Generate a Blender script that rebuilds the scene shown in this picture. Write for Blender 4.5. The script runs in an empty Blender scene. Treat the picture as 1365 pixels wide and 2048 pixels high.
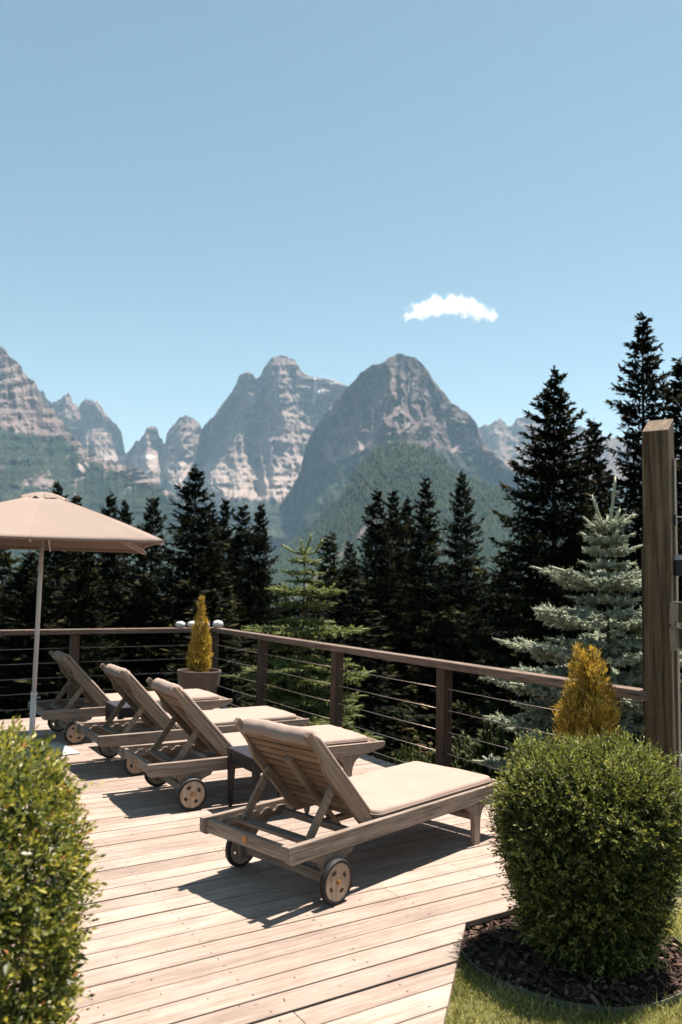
import bpy, bmesh, math, random
import numpy as np
from mathutils import Vector, Matrix

# ------------------------------------------------------------------ scene, camera, light
S = bpy.context.scene
COL = S.collection
S.render.engine = 'CYCLES'
cyc = S.cycles
cyc.use_denoising = True
cyc.max_bounces = 14; cyc.diffuse_bounces = 3; cyc.glossy_bounces = 2
cyc.transmission_bounces = 3; cyc.volume_bounces = 12; cyc.transparent_max_bounces = 8
cyc.caustics_reflective = False; cyc.caustics_refractive = False
cyc.sample_clamp_indirect = 4.0
EXPOSURE = 1.45
SKY_STRENGTH = 0.05
SUN_STRENGTH = 5.0
SUN_AZ, SUN_EL = math.radians(51.0), math.radians(69.5)
HAZE = 3.7e-5

F_PX, CX, CY = 1593.0, 682.5, 1024.0          # 28 mm lens on a 36 mm tall frame
PITCH, ROLL, CAM_H = math.atan(142 / 1593.0), 0.0205, 1.65
fw = np.array([0, math.cos(PITCH), math.sin(PITCH)])
_r = np.array([1.0, 0, 0]); _u = np.array([0, -math.sin(PITCH), math.cos(PITCH)])
rt = _r * math.cos(ROLL) + _u * math.sin(ROLL)
up = -_r * math.sin(ROLL) + _u * math.cos(ROLL)
CAMP = np.array([0, 0, CAM_H])
cd = bpy.data.cameras.new('camera'); cam = bpy.data.objects.new('camera', cd); COL.objects.link(cam)
cd.sensor_fit = 'VERTICAL'; cd.sensor_height = 36.0; cd.sensor_width = 24.0; cd.lens = 28.0
cd.clip_start = 0.05; cd.clip_end = 60000
cd.dof.use_dof = True; cd.dof.focus_distance = 5.2; cd.dof.aperture_fstop = 2.6
m = Matrix.Identity(4)
for i in range(3):
    m[i][0], m[i][1], m[i][2], m[i][3] = rt[i], up[i], -fw[i], CAMP[i]
cam.matrix_world = m
S.camera = cam
S.view_settings.view_transform = 'Standard'; S.view_settings.look = 'None'
S.view_settings.exposure = EXPOSURE; S.view_settings.gamma = 1.0

W = bpy.data.worlds.new('World'); S.world = W; W.use_nodes = True
nt = W.node_tree
bg = nt.nodes['Background']; bg.inputs['Strength'].default_value = SKY_STRENGTH
sk = nt.nodes.new('ShaderNodeTexSky'); sk.sky_type = 'NISHITA'; sk.sun_disc = False
sk.sun_elevation = SUN_EL; sk.sun_rotation = SUN_AZ
sk.altitude = 1200; sk.air_density = 1.0; sk.dust_density = 0.8; sk.ozone_density = 1.0
hs = nt.nodes.new('ShaderNodeHueSaturation'); hs.inputs['Saturation'].default_value = 0.90; hs.inputs['Hue'].default_value = 0.470; hs.inputs['Value'].default_value = 1.0
nt.links.new(sk.outputs[0], hs.inputs['Color']); nt.links.new(hs.outputs[0], bg.inputs['Color'])

sd = bpy.data.lights.new('sun', 'SUN'); sun = bpy.data.objects.new('sun', sd); COL.objects.link(sun)
sd.energy = SUN_STRENGTH; sd.angle = math.radians(0.5); sd.color = (1.0, 0.93, 0.85)
sv = Vector((math.cos(SUN_EL) * math.sin(SUN_AZ), math.cos(SUN_EL) * math.cos(SUN_AZ), math.sin(SUN_EL)))
sun.rotation_euler = (-sv).to_track_quat('-Z', 'Y').to_euler()
sun.location = sv * 50

# ------------------------------------------------------------------ helpers
rng = np.random.default_rng(7)
random.seed(7)

def ray(x, y):
    x = np.asarray(x, float); y = np.asarray(y, float)
    return fw + rt * ((x - CX) / F_PX)[..., None] - up * ((y - CY) / F_PX)[..., None]
def at_dist(x, y, D):
    """world point seen at photo pixel (x, y) at horizontal distance D"""
    d = ray(x, y); h = np.hypot(d[..., 0], d[..., 1])
    return CAMP + d * (np.asarray(D, float) / h)[..., None]
def on_z(x, y, z=0.0):
    d = ray(x, y); return CAMP + d * ((z - CAM_H) / d[2])

DA = math.radians(58)                                   # azimuth of the deck boards
E1 = np.array([math.sin(DA), math.cos(DA), 0]); E2 = np.array([-E1[1], E1[0], 0])
DECK_ROT = math.pi / 2 - DA
def UV(u, v, z=0.0): return E1 * u + E2 * v + np.array([0, 0, z])

def props(o, label=None, cat=None, group=None, kind=None):
    if label: o['label'] = label
    if cat: o['category'] = cat
    if group: o['group'] = group
    if kind: o['kind'] = kind
    return o
def empty(name, loc=(0, 0, 0), rz=0.0):
    o = bpy.data.objects.new(name, None); COL.objects.link(o)
    o.location = loc; o.rotation_euler = (0, 0, rz); o.empty_display_size = 0.1
    return o
def link(name, me, mat=None, parent=None, loc=None, rot=None):
    o = bpy.data.objects.new(name, me); COL.objects.link(o)
    if mat is not None and len(me.materials) == 0: me.materials.append(mat)
    if parent is not None: o.parent = parent
    if loc is not None: o.location = loc
    if rot is not None: o.rotation_euler = rot
    return o
def from_bm(name, bm, mat=None, parent=None, smooth=False, bevel=0.0, seg=2, **k):
    bmesh.ops.recalc_face_normals(bm, faces=bm.faces)
    me = bpy.data.meshes.new(name); bm.to_mesh(me); bm.free()
    if smooth: me.shade_smooth()
    o = link(name, me, mat, parent, **k)
    if bevel > 0:
        b = o.modifiers.new('bevel', 'BEVEL'); b.width = bevel; b.segments = seg; b.limit_method = 'ANGLE'
        b.angle_limit = math.radians(40)
    return o
def mesh_np(name, V, Fc, attrs=None, smooth=False):
    V = np.asarray(V, np.float32); Fc = np.asarray(Fc, np.int32)
    k = Fc.shape[1]
    me = bpy.data.meshes.new(name)
    me.vertices.add(len(V)); me.vertices.foreach_set('co', V.ravel())
    me.loops.add(Fc.size); me.loops.foreach_set('vertex_index', Fc.ravel())
    me.polygons.add(len(Fc)); me.polygons.foreach_set('loop_start', np.arange(0, Fc.size, k, dtype=np.int32))
    me.polygons.foreach_set('loop_total', np.full(len(Fc), k, np.int32))
    for n, a in (attrs or {}).items():
        at = me.attributes.new(n, 'FLOAT', 'POINT'); at.data.foreach_set('value', np.asarray(a, np.float32))
    me.update(calc_edges=True); me.validate()
    if smooth: me.shade_smooth()
    return me
def bx(bm, x0, x1, y0, y1, z0, z1, M=None):
    vs = [bm.verts.new((x, y, z)) for x in (x0, x1) for y in (y0, y1) for z in (z0, z1)]
    for f in ((0, 1, 3, 2), (4, 6, 7, 5), (0, 4, 5, 1), (2, 3, 7, 6), (0, 2, 6, 4), (1, 5, 7, 3)):
        bm.faces.new([vs[i] for i in f])
    if M is not None: bmesh.ops.transform(bm, matrix=M, verts=vs)
    return vs
def prism(bm, pts, axis, a0, a1):
    """extrude a 2-D outline: axis 'y': pts are (x, z); axis 'z': pts are (x, y); axis 'x': pts are (y, z)"""
    def P(p, a):
        return (p[0], a, p[1]) if axis == 'y' else (p[0], p[1], a) if axis == 'z' else (a, p[0], p[1])
    A = [bm.verts.new(P(p, a0)) for p in pts]; B = [bm.verts.new(P(p, a1)) for p in pts]
    bm.faces.new(A); bm.faces.new(B[::-1])
    n = len(pts)
    for i in range(n): bm.faces.new((A[i], B[i], B[(i + 1) % n], A[(i + 1) % n]))
    return A + B
def bar(bm, p, q, w, t, upv=(0, 0, 1)):
    """rectangular bar from p to q, w across, t along upv"""
    p = Vector(p); q = Vector(q); d = (q - p).normalized(); s = d.cross(Vector(upv)).normalized(); n = s.cross(d)
    vs = []
    for c in (p, q):
        for a, b in ((-1, -1), (1, -1), (1, 1), (-1, 1)): vs.append(bm.verts.new(c + s * (a * w / 2) + n * (b * t / 2)))
    for f in ((0, 3, 2, 1), (4, 5, 6, 7), (0, 1, 5, 4), (1, 2, 6, 5), (2, 3, 7, 6), (3, 0, 4, 7)):
        bm.faces.new([vs[i] for i in f])
def tube(bm, pts, rad, n=8, cap=True):
    pts = [Vector(p) for p in pts]
    rad = [rad] * len(pts) if not hasattr(rad, '__len__') else rad
    rings = []
    for i, p in enumerate(pts):
        d = (pts[min(i + 1, len(pts) - 1)] - pts[max(i - 1, 0)]).normalized()
        a = d.orthogonal().normalized() if i == 0 else (a - d * a.dot(d)).normalized()
        b = d.cross(a)
        rings.append([bm.verts.new(p + (a * math.cos(2 * math.pi * k / n) + b * math.sin(2 * math.pi * k / n)) * rad[i]) for k in range(n)])
    for A, B in zip(rings, rings[1:]):
        for k in range(n): bm.faces.new((A[k], A[(k + 1) % n], B[(k + 1) % n], B[k]))
    if cap: bm.faces.new(rings[0][::-1]); bm.faces.new(rings[-1])
def lathe(bm, prof, n=32):
    rings = []
    for r_, z in prof:
        rings.append([bm.verts.new((r_ * math.cos(2 * math.pi * k / n), r_ * math.sin(2 * math.pi * k / n), z)) for k in range(n)])
    for A, B in zip(rings, rings[1:]):
        for k in range(n): bm.faces.new((A[k], A[(k + 1) % n], B[(k + 1) % n], B[k]))
    bm.faces.new(rings[0][::-1]); bm.faces.new(rings[-1])

def hash2(ix, iy, seed):
    h = (ix.astype(np.int64) * 374761393 + iy.astype(np.int64) * 668265263 + seed * 982451653) & 0xffffffff
    h = ((h ^ (h >> 13)) * 1274126177) & 0xffffffff
    return ((h ^ (h >> 16)) & 0xffff) / 65535.0
def vnoise(x, y, seed=0):
    x = np.asarray(x, float); y = np.asarray(y, float)
    ix = np.floor(x); iy = np.floor(y); fx = x - ix; fy = y - iy
    fx = fx * fx * fx * (fx * (fx * 6 - 15) + 10); fy = fy * fy * fy * (fy * (fy * 6 - 15) + 10)
    a = hash2(ix, iy, seed); b = hash2(ix + 1, iy, seed); c = hash2(ix, iy + 1, seed); d = hash2(ix + 1, iy + 1, seed)
    return (a * (1 - fx) + b * fx) * (1 - fy) + (c * (1 - fx) + d * fx) * fy
def fbm(x, y, seed=0, oct=5, ridged=False):
    t = 0; a = 1; s = 0
    for o in range(oct):
        n = vnoise(x * 2 ** o + 17.3 * o, y * 2 ** o + 9.1 * o, seed + o)
        if ridged: n = 1 - abs(2 * n - 1)
        t = t + a * n; s += a; a *= 0.5
    return t / s
def sstep(a, b, x):
    t = np.clip((np.asarray(x, float) - a) / (b - a), 0, 1); return t * t * (3 - 2 * t)

# ------------------------------------------------------------------ materials
def newmat(name):
    mt = bpy.data.materials.new(name); mt.use_nodes = True
    return mt, mt.node_tree, mt.node_tree.nodes['Principled BSDF']
def N(nt, t, **inp):
    n = nt.nodes.new('ShaderNode' + t)
    for k, v in inp.items(): n.inputs[k.replace('_', ' ')].default_value = v
    return n
def ramp(nt, fac, stops):
    r_ = nt.nodes.new('ShaderNodeValToRGB'); e = r_.color_ramp.elements
    while len(e) < len(stops): e.new(0.5)
    for el, (p, c) in zip(e, stops): el.position = p; el.color = (*c, 1)
    nt.links.new(fac, r_.inputs[0]); return r_.outputs[0]
def mixc(nt, fac, a, b, mode='MIX'):
    n = nt.nodes.new('ShaderNodeMix'); n.data_type = 'RGBA'; n.blend_type = mode
    for sock, v in ((n.inputs[0], fac), (n.inputs[6], a), (n.inputs[7], b)):
        if hasattr(v, 'links'): nt.links.new(v, sock)
        elif isinstance(v, (int, float)): sock.default_value = v
        else: sock.default_value = (*v, 1)
    return n.outputs[2]
def math_(nt, op, a, b=None, c=None, clamp=False):
    n = nt.nodes.new('ShaderNodeMath'); n.operation = op; n.use_clamp = clamp
    for s, v in zip(n.inputs, (a, b, c)):
        if v is None: continue
        if hasattr(v, 'links'): nt.links.new(v, s)
        else: s.default_value = v
    return n.outputs[0]
def bump(nt, bsdf, h, strength, dist):
    b = nt.nodes.new('ShaderNodeBump'); b.inputs['Strength'].default_value = strength; b.inputs['Distance'].default_value = dist
    nt.links.new(h, b.inputs['Height']); nt.links.new(b.outputs[0], bsdf.inputs['Normal'])

def wood(name, light, mid, dark, axis='x', tilt=0.0, rough=0.75, fine=90, var=0.35, bstr=0.5, spec=0.2, streak=0.7):
    mt, nt, b = newmat(name)
    tc = N(nt, 'TexCoord'); oi = N(nt, 'ObjectInfo')
    sc = nt.nodes.new('ShaderNodeVectorMath'); sc.operation = 'SCALE'; sc.inputs[0].default_value = (13.1, 7.7, 5.3)
    nt.links.new(oi.outputs['Random'], sc.inputs['Scale'])
    ad = nt.nodes.new('ShaderNodeVectorMath'); nt.links.new(tc.outputs['Object'], ad.inputs[0]); nt.links.new(sc.outputs[0], ad.inputs[1])
    mp = N(nt, 'Mapping'); mp.vector_type = 'POINT'
    mp.inputs['Rotation'].default_value = (0, tilt, 0)
    mp2 = N(nt, 'Mapping'); k = {'x': (0.045, 1, 1), 'y': (1, 0.045, 1), 'z': (1, 1, 0.045)}[axis]
    mp2.inputs['Scale'].default_value = k
    nt.links.new(ad.outputs[0], mp.inputs['Vector']); nt.links.new(mp.outputs[0], mp2.inputs['Vector'])
    g = N(nt, 'TexNoise', Scale=fine, Detail=6.0, Roughness=0.65, Distortion=0.4); nt.links.new(mp2.outputs[0], g.inputs['Vector'])
    c = N(nt, 'TexNoise', Scale=3.5, Detail=4.0, Roughness=0.6); nt.links.new(ad.outputs[0], c.inputs['Vector'])
    c2 = N(nt, 'TexNoise', Scale=fine * 0.22, Detail=3.0, Roughness=0.6); nt.links.new(mp2.outputs[0], c2.inputs['Vector'])
    col = ramp(nt, g.outputs[0], ((0.28, dark), (0.48, mid), (0.72, light)))
    st = ramp(nt, c2.outputs[0], ((0.3, (0.72, 0.7, 0.68)), (0.6, (1.08, 1.08, 1.08))))
    col = mixc(nt, streak, col, st, 'MULTIPLY')
    bl = ramp(nt, c.outputs[0], ((0.3, (0.78, 0.76, 0.74)), (0.7, (1.12, 1.1, 1.08))))
    col = mixc(nt, 0.8, col, bl, 'MULTIPLY')
    rv = nt.nodes.new('ShaderNodeMapRange'); rv.inputs[3].default_value = 1 - var * 0.5; rv.inputs[4].default_value = 1 + var * 0.5
    nt.links.new(oi.outputs['Random'], rv.inputs[0])
    col = mixc(nt, 1.0, col, rv.outputs[0], 'MULTIPLY')
    nt.links.new(col, b.inputs['Base Color'])
    b.inputs['Roughness'].default_value = rough; b.inputs['Specular IOR Level'].default_value = spec
    bump(nt, b, g.outputs[0], bstr, 0.002)
    return mt
def plain(name, c1, c2, scale=8.0, rough=0.6, bstr=0.0, bscale=60.0, bdist=0.002, metal=0.0, spec=0.3, coord='Object'):
    mt, nt, b = newmat(name)
    tc = N(nt, 'TexCoord')
    n = N(nt, 'TexNoise', Scale=scale, Detail=5.0, Roughness=0.6); nt.links.new(tc.outputs[coord], n.inputs['Vector'])
    nt.links.new(ramp(nt, n.outputs[0], ((0.3, c1), (0.7, c2))), b.inputs['Base Color'])
    b.inputs['Roughness'].default_value = rough; b.inputs['Metallic'].default_value = metal
    b.inputs['Specular IOR Level'].default_value = spec
    if bstr:
        k = N(nt, 'TexNoise', Scale=bscale, Detail=3.0); nt.links.new(tc.outputs[coord], k.inputs['Vector'])
        bump(nt, b, k.outputs[0], bstr, bdist)
    return mt
def leafmat(name, stops, trans=0.35, rough=0.5, spec=0.3, tcol=None):
    """foliage: colour of each leaf from its own 'tint' value"""
    mt, nt, b = newmat(name)
    a = nt.nodes.new('ShaderNodeAttribute'); a.attribute_name = 'tint'
    col = ramp(nt, a.outputs['Fac'], stops)
    nt.links.new(col, b.inputs['Base Color']); b.inputs['Roughness'].default_value = rough
    b.inputs['Specular IOR Level'].default_value = spec
    if trans > 0:
        t = nt.nodes.new('ShaderNodeBsdfTranslucent')
        nt.links.new(mixc(nt, 1.0, col, tcol or (1.3, 1.25, 0.6), 'MULTIPLY'), t.inputs[0])
        mx = nt.nodes.new('ShaderNodeMixShader'); mx.inputs[0].default_value = trans
        nt.links.new(b.outputs[0], mx.inputs[1]); nt.links.new(t.outputs[0], mx.inputs[2])
        nt.links.new(mx.outputs[0], nt.nodes['Material Output'].inputs['Surface'])
    return mt

M = {}
M['deck'] = wood('deck wood', (0.355, 0.280, 0.240), (0.295, 0.230, 0.194), (0.175, 0.130, 0.108), 'x', fine=130, var=0.34, bstr=0.45, streak=0.8)
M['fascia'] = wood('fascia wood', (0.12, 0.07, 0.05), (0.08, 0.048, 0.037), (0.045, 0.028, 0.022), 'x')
for ax in 'xyz':
    M['teak_' + ax] = wood('weathered teak ' + ax, (0.32, 0.262, 0.22), (0.215, 0.170, 0.140), (0.07, 0.052, 0.042), ax, fine=95, bstr=0.7)
M['teak_b'] = wood('weathered teak back', (0.33, 0.25, 0.188), (0.235, 0.172, 0.126), (0.10, 0.07, 0.05), 'x', tilt=math.radians(-47), fine=85)
M['slat'] = wood('teak slat', (0.30, 0.20, 0.13), (0.23, 0.15, 0.095), (0.11, 0.068, 0.044), 'y', fine=60)
M['rim'] = wood('wheel wood', (0.44, 0.34, 0.265), (0.36, 0.275, 0.21), (0.22, 0.16, 0.12), 'z', fine=70)
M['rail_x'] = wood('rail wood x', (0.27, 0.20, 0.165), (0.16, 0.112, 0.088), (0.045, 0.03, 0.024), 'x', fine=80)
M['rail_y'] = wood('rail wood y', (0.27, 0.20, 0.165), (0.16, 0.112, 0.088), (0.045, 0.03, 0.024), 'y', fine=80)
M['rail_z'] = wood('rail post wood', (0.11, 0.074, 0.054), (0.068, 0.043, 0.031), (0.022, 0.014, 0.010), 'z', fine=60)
M['post'] = wood('old post wood', (0.20, 0.138, 0.083), (0.105, 0.069, 0.040), (0.022, 0.014, 0.009), 'z', fine=34, bstr=1.0, streak=1.0)
M['fabric'] = plain('beige canvas', (0.28, 0.212, 0.178), (0.315, 0.24, 0.202), 5.0, 0.9, 0.25, 900.0, 0.0008, spec=0.1)
M['canopy'] = plain('parasol canvas', (0.235, 0.183, 0.156), (0.26, 0.203, 0.174), 2.0, 0.9, 0.2, 700.0, 0.0008, spec=0.1)
_nt = M['canopy'].node_tree; _b = _nt.nodes['Principled BSDF']
_t = _nt.nodes.new('ShaderNodeBsdfTranslucent'); _t.inputs[0].default_value = (0.30, 0.17, 0.12, 1)
_m = _nt.nodes.new('ShaderNodeMixShader'); _m.inputs[0].default_value = 0.05
_nt.links.new(_b.outputs[0], _m.inputs[1]); _nt.links.new(_t.outputs[0], _m.inputs[2]); _nt.links.new(_m.outputs[0], _nt.nodes['Material Output'].inputs[0])
M['rubber'] = plain('black rubber', (0.008, 0.008, 0.009), (0.02, 0.02, 0.02), 20, 0.6)
M['brass'] = plain('worn brass', (0.30, 0.18, 0.06), (0.45, 0.28, 0.11), 40, 0.35, metal=0.8)
M['badge'] = plain('copper badge', (0.32, 0.15, 0.05), (0.42, 0.22, 0.08), 60, 0.4, 0.5, 200, metal=0.5)
M['whitemetal'] = plain('white enamel', (0.62, 0.54, 0.50), (0.70, 0.62, 0.57), 6, 0.4)
M['plate'] = plain('grey-white steel plate', (0.42, 0.41, 0.40), (0.48, 0.47, 0.46), 4, 0.5)
M['wire'] = plain('steel cable', (0.30, 0.235, 0.20), (0.40, 0.32, 0.27), 30, 0.4, metal=0.7)
M['darkmetal'] = plain('dark screw steel', (0.03, 0.027, 0.027), (0.06, 0.054, 0.054), 50, 0.5)
M['pot'] = plain('grey clay pot', (0.075, 0.052, 0.042), (0.12, 0.087, 0.072), 7, 0.85, 0.3, 40, 0.003)
M['soil'] = plain('potting bark', (0.03, 0.018, 0.012), (0.14, 0.08, 0.052), 60, 0.9, 1.0, 60, 0.02)
M['stone'] = plain('white stone', (0.40, 0.38, 0.365), (0.52, 0.50, 0.49), 14, 0.8, 0.6, 25, 0.006)
M['bark'] = plain('tree bark', (0.02, 0.013, 0.009), (0.05, 0.032, 0.022), 12, 0.9, 0.8, 25, 0.02)
M['twig'] = plain('brown twig', (0.06, 0.033, 0.018), (0.11, 0.06, 0.033), 30, 0.8)
M['earth'] = plain('dark earth', (0.012, 0.009, 0.006), (0.03, 0.02, 0.014), 30, 0.95, 0.8, 50, 0.01)
M['floor'] = plain('forest floor', (0.010, 0.012, 0.006), (0.024, 0.025, 0.012), 0.35, 0.95, coord='Object')
M['lawn'] = plain('lawn earth', (0.085, 0.08, 0.03), (0.14, 0.125, 0.05), 20, 0.95, 0.7, 90, 0.01)
M['gravel'] = plain('pale gravel', (0.20, 0.18, 0.175), (0.34, 0.32, 0.31), 45, 0.9, 1.0, 60, 0.02)
M['edging'] = plain('grey green metal strip', (0.075, 0.08, 0.055), (0.12, 0.12, 0.085), 9, 0.55)
M['lampblack'] = plain('black plastic', (0.008, 0.008, 0.01), (0.014, 0.014, 0.015), 10, 0.5)
M['lampgrey'] = plain('pale plastic', (0.28, 0.265, 0.28), (0.33, 0.315, 0.33), 10, 0.5)
M['oldwood'] = wood('old sign wood', (0.12, 0.072, 0.05), (0.072, 0.042, 0.03), (0.03, 0.018, 0.013), 'z', fine=60)
M['palewood'] = wood('bleached sign edge', (0.32, 0.27, 0.215), (0.23, 0.19, 0.15), (0.12, 0.09, 0.066), 'z', fine=60)
# woven resin
mt, nt, b = newmat('woven brown resin')
tc = N(nt, 'TexCoord'); mp = N(nt, 'Mapping'); mp.inputs['Scale'].default_value = (1, 1, 1); nt.links.new(tc.outputs['Object'], mp.inputs[0])
ck = N(nt, 'TexChecker', Scale=95.0, Color1=(0.012, 0.008, 0.009, 1), Color2=(0.035, 0.025, 0.028, 1)); nt.links.new(mp.outputs[0], ck.inputs[0])
nt.links.new(ck.outputs[0], b.inputs['Base Color']); b.inputs['Roughness'].default_value = 0.34; b.inputs['Specular IOR Level'].default_value = 0.35
wv = N(nt, 'TexChecker', Scale=95.0); nt.links.new(mp.outputs[0], wv.inputs[0]); bump(nt, b, wv.outputs['Fac'], 0.6, 0.003)
M['resin'] = mt
# foliage
M['spruce'] = leafmat('spruce needles', ((0.0, (0.004, 0.0055, 0.003)), (0.55, (0.009, 0.011, 0.0045)), (0.78, (0.036, 0.034, 0.012)), (1.0, (0.085, 0.068, 0.024))), 0.10, 0.7, 0.05)  # top of the ramp is the brown of sunlit tips, painted in
M['spruce_pale'] = leafmat('pale spruce needles', ((0.0, (0.012, 0.017, 0.006)), (0.6, (0.030, 0.036, 0.012)), (1.0, (0.075, 0.075, 0.026))), 0.15, 0.65, 0.08)  # paler needles; sunlight on the left-edge tree put into the colour
M['blue'] = leafmat('blue spruce needles', ((0.0, (0.12, 0.145, 0.105)), (0.6, (0.27, 0.30, 0.225)), (1.0, (0.43, 0.43, 0.30))), 0.15, 0.6, 0.15, (1.1, 1.15, 1.0))
M['fir'] = leafmat('fir needles', ((0.0, (0.05, 0.07, 0.02)), (0.6, (0.14, 0.165, 0.045)), (1.0, (0.30, 0.31, 0.14))), 0.3, 0.5, 0.3)
M['pine'] = leafmat('dwarf pine needles', ((0.0, (0.02, 0.033, 0.010)), (0.6, (0.055, 0.074, 0.02)), (1.0, (0.12, 0.12, 0.04))), 0.2, 0.55, 0.2)
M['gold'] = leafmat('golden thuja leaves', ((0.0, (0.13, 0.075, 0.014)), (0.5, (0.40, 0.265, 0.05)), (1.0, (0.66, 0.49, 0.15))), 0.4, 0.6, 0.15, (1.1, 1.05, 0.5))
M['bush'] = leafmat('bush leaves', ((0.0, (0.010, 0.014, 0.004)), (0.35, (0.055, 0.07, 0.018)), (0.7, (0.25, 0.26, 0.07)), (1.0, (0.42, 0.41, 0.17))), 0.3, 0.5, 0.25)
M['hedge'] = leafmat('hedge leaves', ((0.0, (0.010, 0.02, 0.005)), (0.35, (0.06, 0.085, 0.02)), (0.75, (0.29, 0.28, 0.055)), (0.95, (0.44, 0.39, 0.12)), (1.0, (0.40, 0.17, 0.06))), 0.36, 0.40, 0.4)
M['grass'] = leafmat('grass blades', ((0.0, (0.09, 0.11, 0.025)), (0.5, (0.28, 0.275, 0.09)), (1.0, (0.60, 0.54, 0.28))), 0.3, 0.55, 0.2)
M['bloom'] = leafmat('dry pale blossoms', ((0.0, (0.20, 0.135, 0.09)), (1.0, (0.36, 0.28, 0.21))), 0.3, 0.7, 0.1)
M['cone'] = leafmat('far trees', ((0.0, (0.004, 0.012, 0.008)), (0.6, (0.011, 0.023, 0.012)), (1.0, (0.042, 0.050, 0.020))), 0, 0.8, 0.05)
M['mulch'] = leafmat('bark chips', ((0.0, (0.02, 0.013, 0.010)), (0.6, (0.075, 0.046, 0.037)), (1.0, (0.22, 0.145, 0.105))), 0, 0.85, 0.1)

# rock faces of the mountains
mt, nt, b = newmat('dolomite rock and alpine growth')
ge = N(nt, 'NewGeometry')
sep = nt.nodes.new('ShaderNodeSeparateXYZ'); nt.links.new(ge.outputs['Position'], sep.inputs[0])
n1 = N(nt, 'TexNoise', Scale=0.004, Detail=8.0, Roughness=0.62); nt.links.new(ge.outputs['Position'], n1.inputs['Vector'])
mpz = N(nt, 'Mapping'); mpz.inputs['Scale'].default_value = (0.15, 0.15, 1); nt.links.new(ge.outputs['Position'], mpz.inputs[0])
n2 = N(nt, 'TexNoise', Scale=0.03, Detail=8.0, Roughness=0.75); nt.links.new(mpz.outputs[0], n2.inputs['Vector'])
rock = ramp(nt, n1.outputs[0], ((0.3, (0.105, 0.080, 0.076)), (0.5, (0.165, 0.130, 0.122)), (0.72, (0.23, 0.185, 0.17))))
stra = ramp(nt, n2.outputs[0], ((0.3, (0.74, 0.72, 0.72)), (0.65, (1.1, 1.08, 1.07))))
rock = mixc(nt, 0.75, rock, stra, 'MULTIPLY')
n3 = N(nt, 'TexNoise', Scale=0.012, Detail=7.0, Roughness=0.7); nt.links.new(ge.outputs['Position'], n3.inputs['Vector'])
n4 = N(nt, 'TexNoise', Scale=0.0035, Detail=5.0, Roughness=0.6); nt.links.new(ge.outputs['Position'], n4.inputs['Vector'])
green = ramp(nt, math_(nt, 'MULTIPLY_ADD', n4.outputs[0], 0.9, math_(nt, 'MULTIPLY_ADD', n3.outputs[0], 0.7, -0.28)), ((0.3, (0.009, 0.017, 0.012)), (0.55, (0.019, 0.030, 0.018)), (0.75, (0.055, 0.06, 0.032))))
av = nt.nodes.new('ShaderNodeAttribute'); av.attribute_name = 'veg'
asn = nt.nodes.new('ShaderNodeAttribute'); asn.attribute_name = 'snow'
asc = nt.nodes.new('ShaderNodeAttribute'); asc.attribute_name = 'scree_streak'
vf = math_(nt, 'ADD', av.outputs['Fac'], math_(nt, 'MULTIPLY_ADD', n3.outputs[0], 1.3, -0.65))
mr = nt.nodes.new('ShaderNodeMapRange'); mr.inputs[1].default_value = 0.40; mr.inputs[2].default_value = 0.58; nt.links.new(vf, mr.inputs[0])
ato = nt.nodes.new('ShaderNodeAttribute'); ato.attribute_name = 'tone'
rock = mixc(nt, 1.0, rock, ato.outputs['Fac'], 'MULTIPLY')
rock = mixc(nt, asc.outputs['Fac'], rock, (0.26, 0.215, 0.195))
col = mixc(nt, mr.outputs[0], rock, green)
col = mixc(nt, asn.outputs['Fac'], col, (0.6, 0.6, 0.62))
nt.links.new(col, b.inputs['Base Color']); b.inputs['Roughness'].default_value = 0.9; b.inputs['Specular IOR Level'].default_value = 0.1
bump(nt, b, n2.outputs[0], 0.85, 22.0)
M['rock'] = mt

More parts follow.
